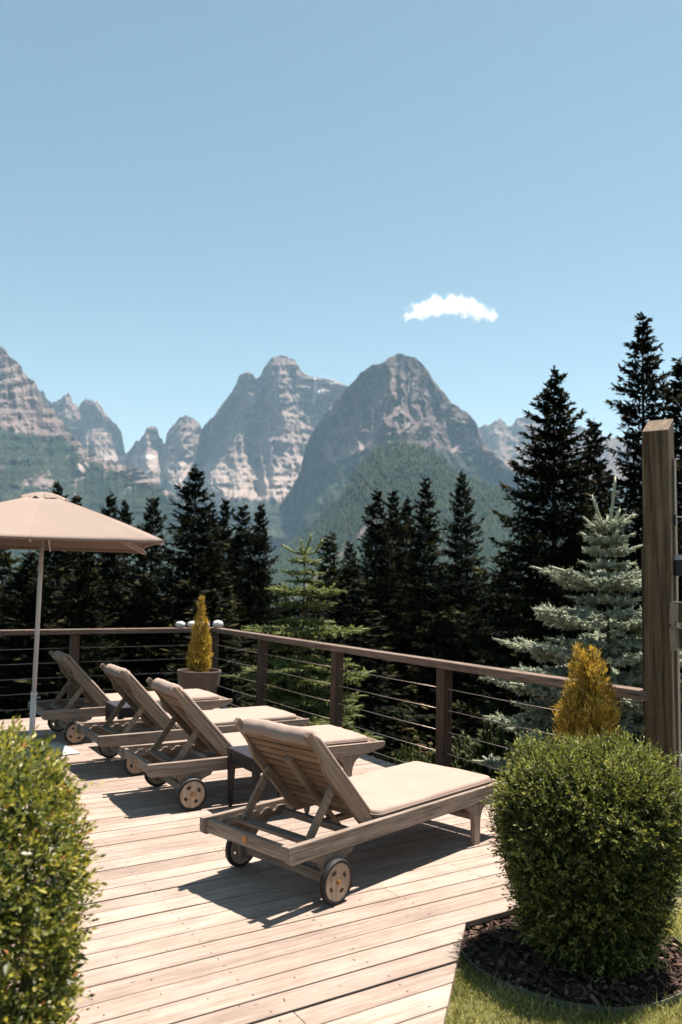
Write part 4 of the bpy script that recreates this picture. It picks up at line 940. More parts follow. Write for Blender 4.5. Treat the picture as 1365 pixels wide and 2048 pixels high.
# ------------------------------------------------------------------ tall post at the right with its fittings
PO = empty('wooden_post', (2.19, 5.46, 0), math.radians(-35)); props(PO, 'tall thick weathered timber post at the right end of the railing', 'post')
bm = bmesh.new(); h_ = 0.0875; zf, zb_ = 2.735, 2.845
vs = [bm.verts.new(p) for p in ((-h_, -h_, -0.4), (h_, -h_, -0.4), (h_, h_, -0.4), (-h_, h_, -0.4), (-h_, -h_, zf), (h_, -h_, zf), (h_, h_, zb_), (-h_, h_, zb_))]
for f in ((0, 3, 2, 1), (4, 5, 6, 7), (0, 1, 5, 4), (1, 2, 6, 5), (2, 3, 7, 6), (3, 0, 4, 7)): bm.faces.new([vs[i] for i in f])
from_bm('timber', bm, M['post'], PO, bevel=0.007)
rc = random.Random(12); bm = bmesh.new()
for cx_, z0, z1, w_ in ((-0.045, 0.9, 1.75, 0.003), (0.035, 0.55, 1.25, 0.004), (0.005, 1.5, 2.2, 0.0025), (-0.02, 0.6, 0.95, 0.004), (0.06, 1.7, 2.3, 0.002), (0.028, 1.05, 1.12, 0.006)):
    pts = [(cx_ + rc.uniform(-0.002, 0.002), -h_ - 0.0006, z0 + (z1 - z0) * i / 7) for i in range(8)]
    L_ = [bm.verts.new((p[0] - w_ * math.sin(math.pi * (i + 0.3) / 7.6) / 2, p[1], p[2])) for i, p in enumerate(pts)]; R_ = [bm.verts.new((p[0] + w_ * math.sin(math.pi * (i + 0.3) / 7.6) / 2, p[1], p[2])) for i, p in enumerate(pts)]
    for i in range(7): bm.faces.new((L_[i], R_[i], R_[i + 1], L_[i + 1]))
o = from_bm('cracks', bm, M['lampblack'], PO); o['kind'] = 'stuff'
bm = bmesh.new(); bx(bm, -h_ - 0.020, -h_ - 0.001, -0.06, -0.02, -0.3, 1.93); from_bm('batten', bm, M['rail_z'], PO, bevel=0.002)
bm = bmesh.new(); bx(bm, h_ + 0.001, h_ + 0.012, 0.02, 0.085, -0.3, 2.55); from_bm('side_board', bm, M['palewood'], PO, bevel=0.002)
R_post = Matrix.Translation((2.19, 5.46, 0)) @ Matrix.Rotation(math.radians(-35), 4, 'Z')
def on_post(x, y, z): return tuple(R_post @ Vector((x, y, z)))
rzp = math.radians(-35)
t = empty('spotlight', on_post(h_ + 0.013, -0.03, 1.85), rzp); props(t, 'black cylinder lamp with pale cap fixed to the tall post', 'lamp')
bm = bmesh.new(); tube(bm, [(0.035, 0, -0.105), (0.030, 0, 0.0)], [0.040, 0.034], 20); from_bm('lamp_body', bm, M['lampblack'], t)
bm = bmesh.new(); tube(bm, [(0.030, 0, 0.0005), (0.030, 0, 0.035)], [0.035, 0.031], 20); from_bm('lamp_cap', bm, M['lampgrey'], t)
bm = bmesh.new(); tube(bm, [(0.071, 0, -0.04), (0.12, 0, -0.04)], 0.018, 12); from_bm('swivel', bm, M['lampblack'], t)
bm = bmesh.new(); tube(bm, [(0.12, 0, -0.02), (0.26, 0, -0.02)], 0.006, 8); from_bm('arm', bm, M['lampgrey'], t)
t = empty('wire_bracket', on_post(h_ + 0.013, -0.03, 2.13), rzp); props(t, 'small metal bracket holding a thin wire, above the lamp', 'bracket')
bm = bmesh.new(); bx(bm, 0.0, 0.016, -0.015, 0.015, -0.045, 0.028); from_bm('plate', bm, M['lampblack'], t, bevel=0.003)
bm = bmesh.new(); tube(bm, [(0.008, 0, 0.028), (0.008, 0, 0.040)], 0.011, 10); from_bm('cap', bm, M['lampgrey'], t)
bm = bmesh.new(); tube(bm, [(0.016, 0, 0.010), (0.5, 0, 0.014)], 0.004, 8); from_bm('wire', bm, M['wire'], t)
for k, (z, rot, lab) in enumerate(((1.50, 0.10, 'upper small old wooden box hanging beside the tall post'), (1.335, -0.16, 'lower small old wooden box hanging beside the tall post'))):
    t = empty('hanging_box', on_post(h_ + 0.075, -0.145, z), rzp + 0.5); t.rotation_euler = (0.0, rot * 0.4, rzp + 0.45); props(t, lab, 'wooden box', 'old wooden boxes on the post')
    bm = bmesh.new(); bx(bm, -0.045, 0.075, -0.035, 0.05, -0.06, 0.06); body = from_bm('box', bm, M['oldwood'], t, bevel=0.002)
    for x in (-0.036, 0.012, 0.066):
        bm = bmesh.new(); bx(bm, x - 0.008, x + 0.008, -0.043, -0.0355, -0.058, 0.058); from_bm('front_strip', bm, M['palewood' if x < 0 else 'oldwood'], t)
    bm = bmesh.new(); bx(bm, -0.060, -0.0455, -0.045, 0.055, -0.075, 0.062); from_bm('side_panel', bm, M['palewood'], t, bevel=0.002)
    bm = bmesh.new(); bx(bm, -0.060, 0.08, -0.047, 0.055, 0.0625, 0.072); from_bm('top_board', bm, M['palewood'], t, bevel=0.002)
    bm = bmesh.new(); tube(bm, [(-0.03, 0.0, 0.072), (-0.03, 0.0, 0.10)], 0.004, 6); from_bm('hook', bm, M['wire'], t)

# ------------------------------------------------------------------ bushes
def bush(name, label, loc, prof, seed, shoots, leaf, mat, per=11, spread=0.10, inner=9000, tipgain=0.35, squash=(1, 1), stems=7, rough=0.10, tbase=0.16):
    """clipped shrub: leafy shoots at the surface, older leaves inside tinted darker for the inner shade, stems"""
    t = empty(name, loc); props(t, label, 'bush')
    r3 = np.random.default_rng(seed); pr = np.array(prof, float)
    seglen = np.hypot(np.diff(pr[:, 0]), np.diff(pr[:, 1])) * (pr[:-1, 0] + pr[1:, 0] + 0.05)
    cs = np.concatenate([[0], np.cumsum(seglen)]); s = r3.uniform(0, cs[-1], shoots)
    rr = np.interp(s, cs, pr[:, 0]); zz = np.interp(s, cs, pr[:, 1])
    dr = np.gradient(pr[:, 0]); dz = np.gradient(pr[:, 1]); nr_ = np.interp(s, cs, dz); nz_ = np.interp(s, cs, -dr)
    ln = np.hypot(nr_, nz_) + 1e-9; nr_, nz_ = nr_ / ln, nz_ / ln
    th = r3.uniform(0, 2 * math.pi, shoots)
    lump = 1 + rough * 2 * (fbm(th * 1.7 + 20, zz * 6, seed, 3) - 0.5)
    nrm = np.stack([nr_ * np.cos(th), nr_ * np.sin(th), nz_], 1)
    base = np.stack([rr * lump * np.cos(th) * squash[0], rr * lump * np.sin(th) * squash[1], zz * (0.5 + 0.5 * lump)], 1) - nrm * spread * 0.55
    d = nrm * 0.9 + np.array([0, 0, 0.55]) + r3.normal(0, 0.42, (shoots, 3)); d /= np.linalg.norm(d, axis=1, keepdims=True)
    sl = spread * (r3.uniform(0.5, 1.2, shoots) + (r3.uniform(0, 1, shoots) < 0.07) * r3.uniform(0.2, 0.7, shoots))
    P, A, Nn, L, T = [], [], [], [], []
    side = np.cross(d, unit(shoots, r3)); side /= np.linalg.norm(side, axis=1, keepdims=True); side2 = np.cross(d, side)
    young = np.clip(r3.normal(0.5, 0.22, shoots), 0, 1)
    for j in range(per):
        f = (j + 0.4) / per; a_ = j * 2.4
        lat = side * math.cos(a_) + side2 * math.sin(a_)
        P.append(base + d * (sl * f)[:, None]); A.append(lat * (1.0 - 0.5 * f) + d * (0.45 + 0.7 * f) + r3.normal(0, 0.18, (shoots, 3)))
        Nn.append(d + r3.normal(0, 0.35, (shoots, 3))); L.append(leaf * r3.uniform(0.65, 1.25, shoots) * (1.0 - 0.25 * f))
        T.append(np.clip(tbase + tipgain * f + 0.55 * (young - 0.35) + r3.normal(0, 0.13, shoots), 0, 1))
    # interior leaves, shade of the crown's inside put into their darker tint
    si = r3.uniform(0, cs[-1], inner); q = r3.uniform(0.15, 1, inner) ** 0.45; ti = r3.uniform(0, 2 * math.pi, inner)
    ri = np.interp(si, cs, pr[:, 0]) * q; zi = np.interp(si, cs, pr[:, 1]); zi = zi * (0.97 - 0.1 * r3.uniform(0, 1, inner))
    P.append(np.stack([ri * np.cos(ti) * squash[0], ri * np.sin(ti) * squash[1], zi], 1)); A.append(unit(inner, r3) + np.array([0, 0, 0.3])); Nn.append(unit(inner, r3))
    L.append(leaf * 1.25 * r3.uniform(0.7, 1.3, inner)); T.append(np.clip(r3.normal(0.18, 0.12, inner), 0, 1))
    P, A, Nn = (np.concatenate(q_) for q_ in (P, A, Nn)); L = np.concatenate(L); T = np.concatenate(T)
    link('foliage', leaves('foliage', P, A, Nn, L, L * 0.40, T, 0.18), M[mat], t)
    bm = bmesh.new(); zmax = pr[:, 1].max(); rm = pr[:, 0].max()
    for k_ in range(stems):
        a_ = k_ * 2.4; e_ = rm * 0.75
        tube(bm, [(0.06 * math.cos(a_), 0.06 * math.sin(a_), -0.06), (0.4 * e_ * math.cos(a_), 0.4 * e_ * math.sin(a_), zmax * 0.35), (e_ * math.cos(a_ + .3) * 0.9, e_ * math.sin(a_ + .3) * 0.9, zmax * 0.72)], [0.014, 0.010, 0.004], 6)
    idx_ = r3.choice(shoots, min(shoots, 2600), replace=False)
    Vt, Ft = [], []
    for ii, i in enumerate(idx_):
        p0 = base[i]; p1 = base[i] + d[i] * sl[i] * 0.95; sd_ = side[i] * 0.0011
        Vt += [p0 - sd_, p0 + sd_, p1 + sd_ * 0.4, p1 - sd_ * 0.4]
    from_bm('stems', bm, M['twig'], t, smooth=True)
    Ft = np.arange(len(Vt)).reshape(-1, 4)
    link('twigs', mesh_np('twigs', np.array(Vt), Ft), M['twig'], t)
    return t
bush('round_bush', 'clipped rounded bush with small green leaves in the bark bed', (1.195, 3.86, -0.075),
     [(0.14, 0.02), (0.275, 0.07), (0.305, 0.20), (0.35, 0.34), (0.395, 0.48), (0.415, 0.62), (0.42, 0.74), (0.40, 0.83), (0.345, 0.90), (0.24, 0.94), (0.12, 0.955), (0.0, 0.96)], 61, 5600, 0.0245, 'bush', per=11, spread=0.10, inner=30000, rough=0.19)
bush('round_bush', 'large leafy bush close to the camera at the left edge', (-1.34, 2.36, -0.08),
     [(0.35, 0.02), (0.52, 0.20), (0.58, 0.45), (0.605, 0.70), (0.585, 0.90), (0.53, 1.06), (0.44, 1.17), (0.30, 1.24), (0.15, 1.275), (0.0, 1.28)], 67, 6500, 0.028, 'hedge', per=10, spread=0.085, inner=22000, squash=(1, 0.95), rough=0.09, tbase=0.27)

# ------------------------------------------------------------------ conifers
def spruce_mesh(seed, h, r, mat_scale=1.0, dens=1.0, droop=0.5, tip_up=0.25, taper=0.85, clear=0.02, spray=0.27):
    """needle sprays along drooping branches, set in whorls up the trunk"""
    r3 = np.random.default_rng(seed); P, A, Nn, L, Wd, T = [], [], [], [], [], []
    z = h * clear; brs = []
    while z < h * 0.985:
        f = z / h; Lb = r * (1 - f) ** taper * r3.uniform(0.8, 1.1) + 0.10
        nb_ = int(6 + 5 * (1 - f)) + r3.integers(0, 3); a0 = r3.uniform(0, 6.28)
        for k_ in range(nb_):
            brs.append((z + r3.normal(0, 0.12), a0 + k_ * 6.283 / nb_ + r3.normal(0, 0.25), Lb * (r3.uniform(0.55, 1.22) if r3.uniform() < 0.8 else r3.uniform(0.25, 0.6)), f))
        z += (0.24 + 0.32 * (1 - f)) * r3.uniform(0.8, 1.2) * (h / 16) ** 0.5
    for zb_, an_, Lb, f in brs:
        k_ = max(8, int(dens * (18 + 52 * Lb)))
        s = np.where(r3.uniform(0, 1, k_) < 0.25, r3.uniform(0.03, 0.6, k_), r3.uniform(0.12, 1.0, k_) ** 0.75)
        dh = np.array([math.cos(an_), math.sin(an_), 0]); sd_ = np.array([-dh[1], dh[0], 0])
        dr = droop * (1 - f) ** 0.7; rise = 0.42 * f ** 1.5
        zc = Lb * (0.10 * s + rise * s - dr * s ** 1.6 + tip_up * s ** 5 * 0.6)
        lat = r3.normal(0, 1, k_) * Lb * 0.20 * (1.15 - s)
        p = np.array([0, 0, zb_]) + dh * (Lb * s)[:, None] + sd_ * lat[:, None] + np.array([0, 0, 1]) * zc[:, None]
        p[:, 2] -= abs(lat) * 0.35
        slope = 0.10 + rise - dr * 1.6 * s ** 0.6 + tip_up * 3 * s ** 4 * 0.6
        a = dh * 0.7 + np.array([0, 0, 1]) * slope[:, None] * 0.7 + sd_ * (np.sign(lat) * 0.55)[:, None] + r3.normal(0, 0.28, (k_, 3))
        hang = r3.uniform(0, 1, k_) < 0.42 * (1 - f)
        a[hang] = a[hang] * 0.45 + np.array([0, 0, -0.9])
        P.append(p); A.append(a); Nn.append(np.array([0, 0, 1.0]) + r3.normal(0, 0.7, (k_, 3)))
        L.append(spray * r3.uniform(0.5, 1.25, k_) * (0.55 + 0.45 * min(1, Lb))); Wd.append(spray * r3.uniform(0.20, 0.42, k_))
        T.append(np.clip(0.25 + 0.45 * s ** 3 * r3.uniform(0.3, 1.0) + r3.normal(0, 0.13, k_) + 0.40 * (r3.uniform() - 0.55) + 0.10 * (s > 0.75), 0, 1))  # tint rises outwards: sunlight on the tips put into the colour
    k_ = 30; zz = h * r3.uniform(0.93, 1.0, k_); P.append(np.stack([r3.normal(0, 0.02, k_), r3.normal(0, 0.02, k_), zz], 1)); A.append(np.stack([r3.normal(0, 0.5, k_), r3.normal(0, 0.5, k_), np.ones(k_)], 1))
    Nn.append(unit(k_, r3)); L.append(np.full(k_, spray * 0.7)); Wd.append(np.full(k_, spray * 0.15)); T.append(np.full(k_, 0.4))
    P, A, Nn = (np.concatenate(q) for q in (P, A, Nn)); L, Wd, T = (np.concatenate(q) for q in (L, Wd, T))
    return leaves('crown', P, A, Nn, L, Wd, T, 0.12)
def trunk_mesh(h, r0):
    bm = bmesh.new(); tube(bm, [(0, 0, -0.6), (0, 0, h * 0.3), (0.02, 0.01, h * 0.7), (0, 0, h * 0.985)], [r0, r0 * 0.75, r0 * 0.35, 0.012], 8)
    me = bpy.data.meshes.new('trunk'); bm.to_mesh(me); bm.free(); me.shade_smooth(); me.materials.append(M['bark']); return me
protos = []
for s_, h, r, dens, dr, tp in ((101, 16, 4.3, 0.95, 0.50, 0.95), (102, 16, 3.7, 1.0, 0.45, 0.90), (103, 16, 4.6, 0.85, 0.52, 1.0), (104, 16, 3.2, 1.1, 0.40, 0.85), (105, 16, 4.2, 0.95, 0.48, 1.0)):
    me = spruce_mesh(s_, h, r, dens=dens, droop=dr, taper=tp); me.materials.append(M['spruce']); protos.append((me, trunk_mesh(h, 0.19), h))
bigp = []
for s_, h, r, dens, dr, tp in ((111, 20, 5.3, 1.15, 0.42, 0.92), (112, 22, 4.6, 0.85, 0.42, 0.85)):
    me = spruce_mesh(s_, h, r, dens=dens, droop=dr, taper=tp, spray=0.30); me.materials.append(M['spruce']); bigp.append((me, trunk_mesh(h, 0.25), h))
palep = []
me = spruce_mesh(121, 14, 3.0, dens=1.0, droop=0.4, taper=0.85); me.materials.append(M['spruce_pale']); palep.append((me, trunk_mesh(14, 0.15), 14))
def tree(px_, py_, D, proto, wide, label, rz=0.0):
    top = at_dist(px_, py_, D); me, tm, ph = proto
    gz_ = float(ground_z(np.array(top[0]), np.array(top[1]))) - 0.1
    s = (top[2] - gz_) / ph
    t = empty('spruce_tree', (top[0], top[1], gz_), rz); t.scale = (s * wide * 1.16, s * wide * 1.16, s)
    props(t, label, 'tree', 'dark spruces behind the deck')
    link('crown', me, None, t); link('trunk', tm, None, t)
    return t
TR = [(-40, 1060, 34, 0, 1.0, 'dark spruce cut off by the left edge, behind the parasol'),
      (118, 962, 40, 1, 0.85, 'slender spruce whose tip rises just right of the parasol vent'),
      (155, 992, 42, 3, 0.9, 'small spruce tip behind the slope of the parasol'),
      (222, 985, 36, 0, 0.75, 'left one of a close pair of spruces above the parasol corner'),
      (252, 998, 38, 1, 0.7, 'right one of a close pair of spruces above the parasol corner'),
      (308, 990, 34, 2, 0.85, 'broad spruce just left of the tallest left-hand spruce'),
      (392, 932, 32, 0, 1.05, 'tallest spruce of the left group, behind the potted conifer'),
      (425, 1018, 33, 4, 0.85, 'shaggy spruce pressed against the tallest left-hand one'),
      (452, 998, 40, 3, 0.75, 'thin spruce tip right of the tallest left-hand spruce'),
      (487, 1010, 37, 3, 0.9, 'narrow spruce between two taller ones, left of the valley gap'),
      (522, 1005, 30, 1, 0.8, 'last spruce of the left group, at the valley gap'),
      (755, 978, 36, 0, 0.85, 'leftmost spruce of the centre-right group'),
      (787, 982, 40, 3, 0.9, 'second spruce of the centre-right group, with a thin tip'),
      (815, 992, 44, 1, 0.8, 'small spruce tip in the middle of the centre-right group'),
      (852, 955, 36, 4, 0.85, 'full dark spruce in the middle of the centre-right group'),
      (925, 942, 32, 2, 0.75, 'spruce with long open branches, right end of the centre-right group'),
      (1188, 842, 30, 3, 0.9, 'thin spruce tip between the two tallest right-hand spruces'),
      (1365, 715, 24, 0, 1.0, 'dark spruce cut off by the right edge, behind the tall post'),
      (180, 1075, 27, 4, 0.9, 'low shaggy spruce under the parasol edge'),
      (60, 1100, 28, 2, 1.0, 'low broad spruce behind the parasol pole'),
      (1010, 1120, 30, 4, 0.9, 'low dark spruce left of the great right-hand spruce')]
rt_ = random.Random(5)
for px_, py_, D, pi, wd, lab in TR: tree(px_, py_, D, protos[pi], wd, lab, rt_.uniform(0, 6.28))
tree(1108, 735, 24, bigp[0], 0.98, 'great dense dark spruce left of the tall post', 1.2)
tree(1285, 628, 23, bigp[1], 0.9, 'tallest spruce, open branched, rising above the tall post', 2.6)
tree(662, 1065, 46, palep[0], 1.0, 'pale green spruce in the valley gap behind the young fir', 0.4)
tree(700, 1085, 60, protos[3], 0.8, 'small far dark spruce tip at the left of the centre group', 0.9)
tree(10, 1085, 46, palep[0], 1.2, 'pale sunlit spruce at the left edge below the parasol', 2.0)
# the wood behind them, read as one dark mass
Vs, Fs, Ts = [], [], []; base = 0
crown_cache = []
for me, tm, ph in (protos[0], protos[2], protos[4]):
    co = np.zeros(len(me.vertices) * 3, np.float32); me.vertices.foreach_get('co', co)
    tn = np.zeros(len(me.vertices), np.float32); me.attributes['tint'].data.foreach_get('value', tn)
    crown_cache.append((co.reshape(-1, 4, 3), tn.reshape(-1, 4), ph))
rw = np.random.default_rng(31)
cols = list(np.linspace(-60, 1420, 42))
for i, cxp in enumerate(cols):
    D = rw.uniform(26, 44); cyp = (rw.uniform(1120, 1200) + (0 if cxp < 1000 else -60)) if not 535 < cxp < 665 else rw.uniform(1185, 1215)
    
    top = at_dist(cxp + rw.uniform(-14, 14), cyp, D); g_ = float(ground_z(np.array(top[0]), np.array(top[1]))) - 0.2
    co, tn, ph = crown_cache[i % 3]; s = (top[2] - g_) / ph
    keep = rw.uniform(0, 1, len(co)) < 0.20
    q = co[keep]; q = (q[:, :1] + (q - q[:, :1]) * np.array([2.1, 2.1, 1.6])).reshape(-1, 3) * np.array([max(s, 0.7) * 1.15, max(s, 0.7) * 1.15, s]); an_ = rw.uniform(0, 6.28); c, s2 = math.cos(an_), math.sin(an_)
    q = np.stack([q[:, 0] * c - q[:, 1] * s2, q[:, 0] * s2 + q[:, 1] * c, q[:, 2]], 1) + np.array([top[0], top[1], g_])
    k_ = len(q) // 4; ii = base + np.arange(k_)[:, None] * 4
    Fs.append(np.concatenate([np.concatenate([ii, ii + 2, ii + 1], 1), np.concatenate([ii, ii + 3, ii + 2], 1)])); Vs.append(q); Ts.append(tn[keep].ravel()); base += len(q)
o = link('forest', mesh_np('forest', np.concatenate(Vs), np.concatenate(Fs), dict(tint=np.concatenate(Ts))), M['spruce'])
props(o, 'dark spruce wood massed below the deck', None, None, 'stuff')

# young conifers with visible needle shoots
def shoots_mesh(P, A, L, R, tint, seed, needles=26, nl=0.02):
    """bottle-brush shoots: thin core with needles all round"""
    r3 = np.random.default_rng(seed); k_ = len(P)
    A = A / np.linalg.norm(A, axis=1, keepdims=True)
    B = np.cross(A, unit(k_, r3)); B /= np.linalg.norm(B, axis=1, keepdims=True); C = np.cross(A, B)
    V, F, T = [], [], []
    # core: 5-sided spindle
    ring0 = np.stack([P + (B * math.cos(a_) + C * math.sin(a_)) * (R * 0.45)[:, None] for a_ in np.linspace(0, 2 * math.pi, 6)[:-1]], 1)
    ring1 = np.stack([P + A * (L * 0.8)[:, None] + (B * math.cos(a_) + C * math.sin(a_)) * (R * 0.45)[:, None] for a_ in np.linspace(0, 2 * math.pi, 6)[:-1]], 1)
    tip = (P + A * L[:, None])[:, None]
    V.append(np.concatenate([ring0, ring1, tip], 1).reshape(-1, 3)); ii = np.arange(k_)[:, None] * 11
    for j in range(5):
        a_, b_ = j, (j + 1) % 5
        F += [np.concatenate([ii + a_, ii + b_, ii + 5 + b_], 1), np.concatenate([ii + a_, ii + 5 + b_, ii + 5 + a_], 1), np.concatenate([ii + 5 + a_, ii + 5 + b_, ii + 10], 1)]
    T.append(np.repeat(np.clip(tint - 0.25, 0, 1), 11)); off = k_ * 11
    for j in range(needles):
        f = r3.uniform(0.0, 1.0, k_); an_ = r3.uniform(0, 6.28, k_)
        rd = B * np.cos(an_)[:, None] + C * np.sin(an_)[:, None]; td = np.cross(A, rd)
        p0 = P + A * (L * f)[:, None] + rd * (R * 0.35)[:, None]
        p1 = p0 + (rd * 0.75 + A * 0.6) * (R * 1.05)[:, None]
        w = (R * (0.16 if needles > 20 else 0.20))[:, None]
        V.append(np.stack([p0 - td * w, p0 + td * w, p1], 1).reshape(-1, 3))
        F.append(off + np.arange(k_)[:, None] * 3 + np.array([[0, 1, 2]])); off += k_ * 3
        T.append(np.repeat(np.clip(tint + r3.normal(0, 0.12, k_), 0, 1), 3))
    return mesh_np('foliage', np.concatenate(V), np.concatenate(F), dict(tint=np.concatenate(T)))
def young_conifer(name, label, loc, levels, mat, seed, R, shootL, leaders, trunk_h, trunk_r, flat=0.5, needles=24, bdens=1.0):
    """levels: (height, branch length, number, rise); shoots set alternately along each branch and its side twigs"""
    t = empty(name, loc); props(t, label, 'tree')
    r3 = np.random.default_rng(seed); P, A, L, T = [], [], [], []
    wb = bmesh.new()
    tube(wb, [(0, 0, -0.1), (0.01, 0, trunk_h * 0.5), (0, 0, trunk_h)], [trunk_r, trunk_r * 0.6, 0.006], 8)
    for z, BL, nb_, rise in levels:
        a0 = r3.uniform(0, 6.28)
        for k_ in range(nb_):
            an_ = a0 + k_ * 6.283 / nb_ + r3.normal(0, 0.2); Lb = BL * r3.uniform(0.7, 1.12)
            dh = np.array([math.cos(an_), math.sin(an_), 0.0]); sd_ = np.array([-dh[1], dh[0], 0])
            bp = lambda s: np.array([0, 0, z]) + dh * Lb * s + np.array([0, 0, Lb * (rise * s + 0.10 * s * s - 0.10 * s)])
            tube(wb, [bp(0), bp(0.5), bp(0.97)], [0.010, 0.007, 0.003], 5)
            tdir = dh + np.array([0, 0, rise])
            P.append(bp(0.96) - tdir * 0.0); A.append(tdir + r3.normal(0, 0.08, 3)); L.append(shootL * 1.35); T.append(0.75)
            ns = max(2, int(bdens * Lb / (shootL * 0.42)))
            for j in range(ns):
                s = 0.18 + 0.78 * (j + 0.5) / ns
                for sg in (-1, 1):
                    tl = Lb * (1 - s) * 0.52 + shootL * 0.5; td = dh * 0.75 + sd_ * sg * 0.8 + np.array([0, 0, rise * 0.6 + r3.normal(0, 0.10)]); td /= np.linalg.norm(td)
                    q0 = bp(s)
                    nn = max(1, int(tl / (shootL * 0.62)))
                    for m_ in range(nn):
                        q = q0 + td * (tl * (m_ + 0.1) / nn)
                        P.append(q); A.append(td + r3.normal(0, 0.14, 3)); L.append(shootL * r3.uniform(0.75, 1.1)); T.append(0.30 + 0.4 * (m_ + 1) / nn + r3.normal(0, 0.08))
                        if r3.uniform() < 0.75:
                            for sg2 in (-1, 1):
                                P.append(q + td * shootL * 0.3); A.append(td * 0.7 + np.cross(td, [0, 0, 1.0]) * sg2 * 0.75 + r3.normal(0, 0.15, 3) + np.array([0, 0, r3.normal(0.0, 0.22) * (1 - flat)])); L.append(shootL * r3.uniform(0.5, 0.85)); T.append(0.32 + r3.normal(0, 0.12))
                if r3.uniform() < 0.7:
                    P.append(bp(s)); A.append(tdir * 0.7 + np.array([0, 0, 0.9]) + r3.normal(0, 0.25, 3)); L.append(shootL * r3.uniform(0.5, 0.9)); T.append(0.6 + r3.normal(0, 0.1))
    from_bm('trunk', wb, M['twig'], t, smooth=True)
    for p, a_, l in leaders: P.append(np.array(p)); A.append(np.array(a_)); L.append(l); T.append(0.8)
    P, A = np.array(P), np.array(A); L = np.array(L); T = np.clip(np.array(T) + (0.22 if mat == 'blue' else 0.08), 0, 1)
    link('foliage', shoots_mesh(P, A, L, np.full(len(P), R) * np.concatenate([r3.uniform(0.85, 1.15, len(P) - len(leaders)), np.full(len(leaders), 1.15)]), T, seed + 1, needles), M[mat], t)
    return t
# blue spruce beyond the railing, right
bp_ = at_dist(1216.0, 1300.0, 7.6); zb0 = -1.15
def H(y, px_=1216.0, D=7.6): return float(at_dist(px_, float(y), D)[2]) - zb0
lv = [(H(1072), 0.15, 5, 0.8), (H(1092), 0.13, 5, 0.5), (H(1112), 0.17, 5, 0.3), (H(1135), 0.15, 5, 0.2), (H(1158), 0.2, 5, 0.2), (H(1185), 0.52, 6, 0.34), (H(1205), 0.26, 5, 0.12), (H(1232), 0.36, 5, 0.1), (H(1262), 0.78, 7, 0.22), (H(1292), 0.42, 6, 0.08), (H(1322), 0.98, 8, 0.16), (H(1352), 0.6, 6, 0.02),
      (H(1385), 1.0, 10, 0.10), (H(1430), 0.8, 8, 0.02), (H(1475), 1.05, 10, 0.05), (H(1530), 1.0, 10, 0.0), (H(1590), 1.1, 10, 0.0)]
ld = [((-0.02, 0, H(1060)), (-0.35, 0, 1.0), 0.34), ((0.03, 0, H(1055)), (0.12, 0, 1.0), 0.50), ((0.05, 0, H(1060)), (0.8, 0.1, 0.55), 0.28), ((0.05, 0, H(1055)), (0.35, 0.1, 0.7), 0.2)]
young_conifer('blue_spruce', 'silvery blue spruce beyond the railing beside the tall post', (bp_[0], bp_[1], zb0), lv, 'blue', 201, 0.027, 0.115, ld, H(1055), 0.035, flat=0.2, needles=17, bdens=0.68)
# young fir, centre
fp = at_dist(605.0, 1300.0, 12.5); zf0 = -1.9
def HF(y): return float(at_dist(605.0, float(y), 12.5)[2]) - zf0
lv = [(HF(1128), 0.15, 3, 0.3), (HF(1148), 0.20, 4, 0.1), (HF(1163), 0.16, 3, 0.0), (HF(1188), 0.62, 7, 0.12), (HF(1213), 0.40, 5, 0.1), (HF(1243), 0.42, 5, 0.02), (HF(1268), 0.88, 8, 0.08),
      (HF(1290), 0.6, 6, 0.0), (HF(1325), 0.75, 7, 0.0), (HF(1355), 1.05, 9, 0.03), (HF(1390), 0.8, 7, 0.0), (HF(1425), 1.0, 9, 0.0), (HF(1465), 1.05, 9, 0.0)]
ld = [((0, 0, HF(1110)), (0.32, 0, 1), 0.36), ((-0.01, 0, HF(1110)), (-0.25, 0.1, 1), 0.27), ((0, 0, HF(1110)), (0.85, 0, 0.25), 0.18), ((0.15, 0, HF(1106)), (0.6, 0, 1), 0.27), ((0, 0, HF(1110)), (-0.9, 0, 0.25), 0.2), ((-0.17, 0, HF(1105)), (-0.9, 0, 0.55), 0.26), ((0, 0, HF(1110)), (0.3, 0.9, 0.5), 0.3), ((0, 0, HF(1110)), (-0.3, -0.8, 0.4), 0.28)]
young_conifer('young_fir', 'young bright green fir just beyond the railing, mid picture', (fp[0], fp[1], zf0), lv, 'fir', 211, 0.033, 0.15, ld, HF(1100), 0.045, flat=0.8, needles=18, bdens=0.62)
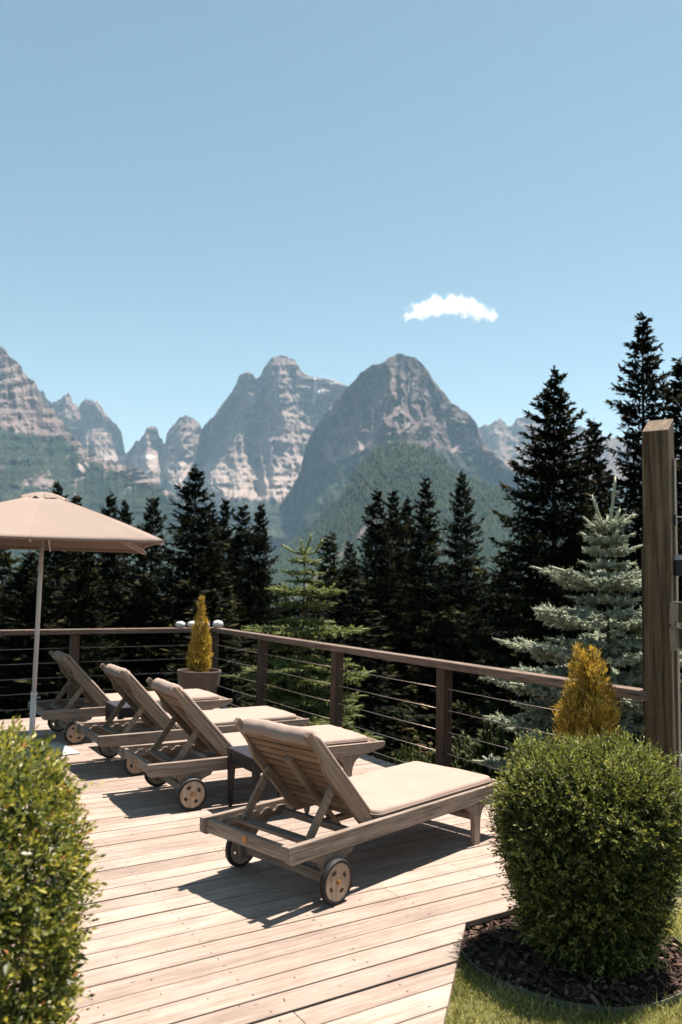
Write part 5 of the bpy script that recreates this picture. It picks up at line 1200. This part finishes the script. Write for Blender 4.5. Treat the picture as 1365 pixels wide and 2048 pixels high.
# dwarf pines and small plants beyond the railing
def dwarf_pine(px_, py_top, D, hh, rad_, seed, label):
    c0 = at_dist(float(px_), float(py_top), D); t = empty('dwarf_pine', (c0[0], c0[1], c0[2] - hh)); props(t, label, 'shrub', 'dwarf pines beyond the railing')
    r3 = np.random.default_rng(seed); k_ = 150
    an_ = r3.uniform(0, 6.28, k_); rr = rad_ * np.sqrt(r3.uniform(0, 1, k_)); zt_ = hh * (1 - 0.55 * (rr / rad_) ** 2) * r3.uniform(0.72, 1.0, k_)
    P = np.stack([rr * np.cos(an_), rr * np.sin(an_), zt_ - 0.13], 1); A = np.stack([rr * np.cos(an_) * 0.7, rr * np.sin(an_) * 0.7, np.full(k_, 0.45)], 1) + r3.normal(0, 0.08, (k_, 3))
    P2 = np.concatenate([P, P - A * 0.28, P - A * 0.55]); A2 = np.concatenate([A] * 3)
    link('foliage', shoots_mesh(P2, A2, np.full(len(P2), 0.14), np.full(len(P2), 0.030), np.clip(np.concatenate([r3.normal(0.65, 0.15, k_), r3.normal(0.4, 0.12, k_), r3.normal(0.25, 0.1, k_)]), 0, 1), seed, 34), M['pine'], t)
    bm = bmesh.new()
    for i in range(0, k_, 3): tube(bm, [(0.2 * P[i][0], 0.2 * P[i][1], 0), tuple(P[i] - A[i] * 0.5), tuple(P[i])], [0.008, 0.006, 0.004], 5)
    from_bm('stems', bm, M['twig'], t, smooth=True)
dwarf_pine(925, 1462, 8.2, 0.75, 0.30, 301, 'dwarf pine right of the middle railing post')
dwarf_pine(985, 1436, 8.0, 0.85, 0.26, 303, 'taller dwarf pine beside the low blue spruce branch')
dwarf_pine(1040, 1490, 7.8, 0.6, 0.25, 305, 'dwarf pine half hidden behind the round bush')
dwarf_pine(868, 1490, 8.4, 0.5, 0.12, 307, 'small dwarf pine tuft behind the middle railing post')
t_ = at_dist(845.0, 1475.0, 8.1); t = empty('flowering_plant', (t_[0], t_[1], t_[2] - 0.6)); props(t, 'thin stalked plant with dry pale flower heads by the railing', 'plant')
r3 = np.random.default_rng(9); bm = bmesh.new(); P = []
for px_, py_ in ((832, 1474), (862, 1487), (838, 1490), (848, 1492), (830, 1502), (842, 1504), (857, 1505), (850, 1497)):
    q = at_dist(float(px_), float(py_), 8.1) - np.array([t_[0], t_[1], t_[2] - 0.6]); tube(bm, [(q[0] * 0.3, 0, -0.1), (q[0] * 0.7, 0, q[2] * 0.5), tuple(q)], 0.0022, 4)
    P.append(q + r3.normal(0, 1, (40, 3)) * np.array([0.013, 0.013, 0.007]))
from_bm('stalks', bm, M['twig'], t); P = np.concatenate(P); k_ = len(P)
link('flower_heads', leaves('flower_heads', P, unit(k_, r3) + np.array([0, 0, 0.5]), unit(k_, r3), np.full(k_, 0.012), np.full(k_, 0.007), r3.uniform(0, 1, k_)), M['bloom'], t)
t_ = at_dist(822.0, 1512.0, 8.0); t = empty('golden_shrub', (t_[0], t_[1], t_[2] - 0.45)); props(t, 'small yellow green shrub under the flower stalks', 'shrub')
r3 = np.random.default_rng(19); k_ = 900; q = r3.normal(0, 1, (k_, 3)) * np.array([0.075, 0.06, 0.10]) + np.array([0, 0, 0.33])
link('foliage', leaves('foliage', q, np.array([0, 0, 0.8]) + r3.normal(0, 0.4, (k_, 3)), unit(k_, r3), r3.uniform(0.02, 0.05, k_), r3.uniform(0.008, 0.014, k_), r3.uniform(0.3, 0.9, k_)), M['pine'], t)
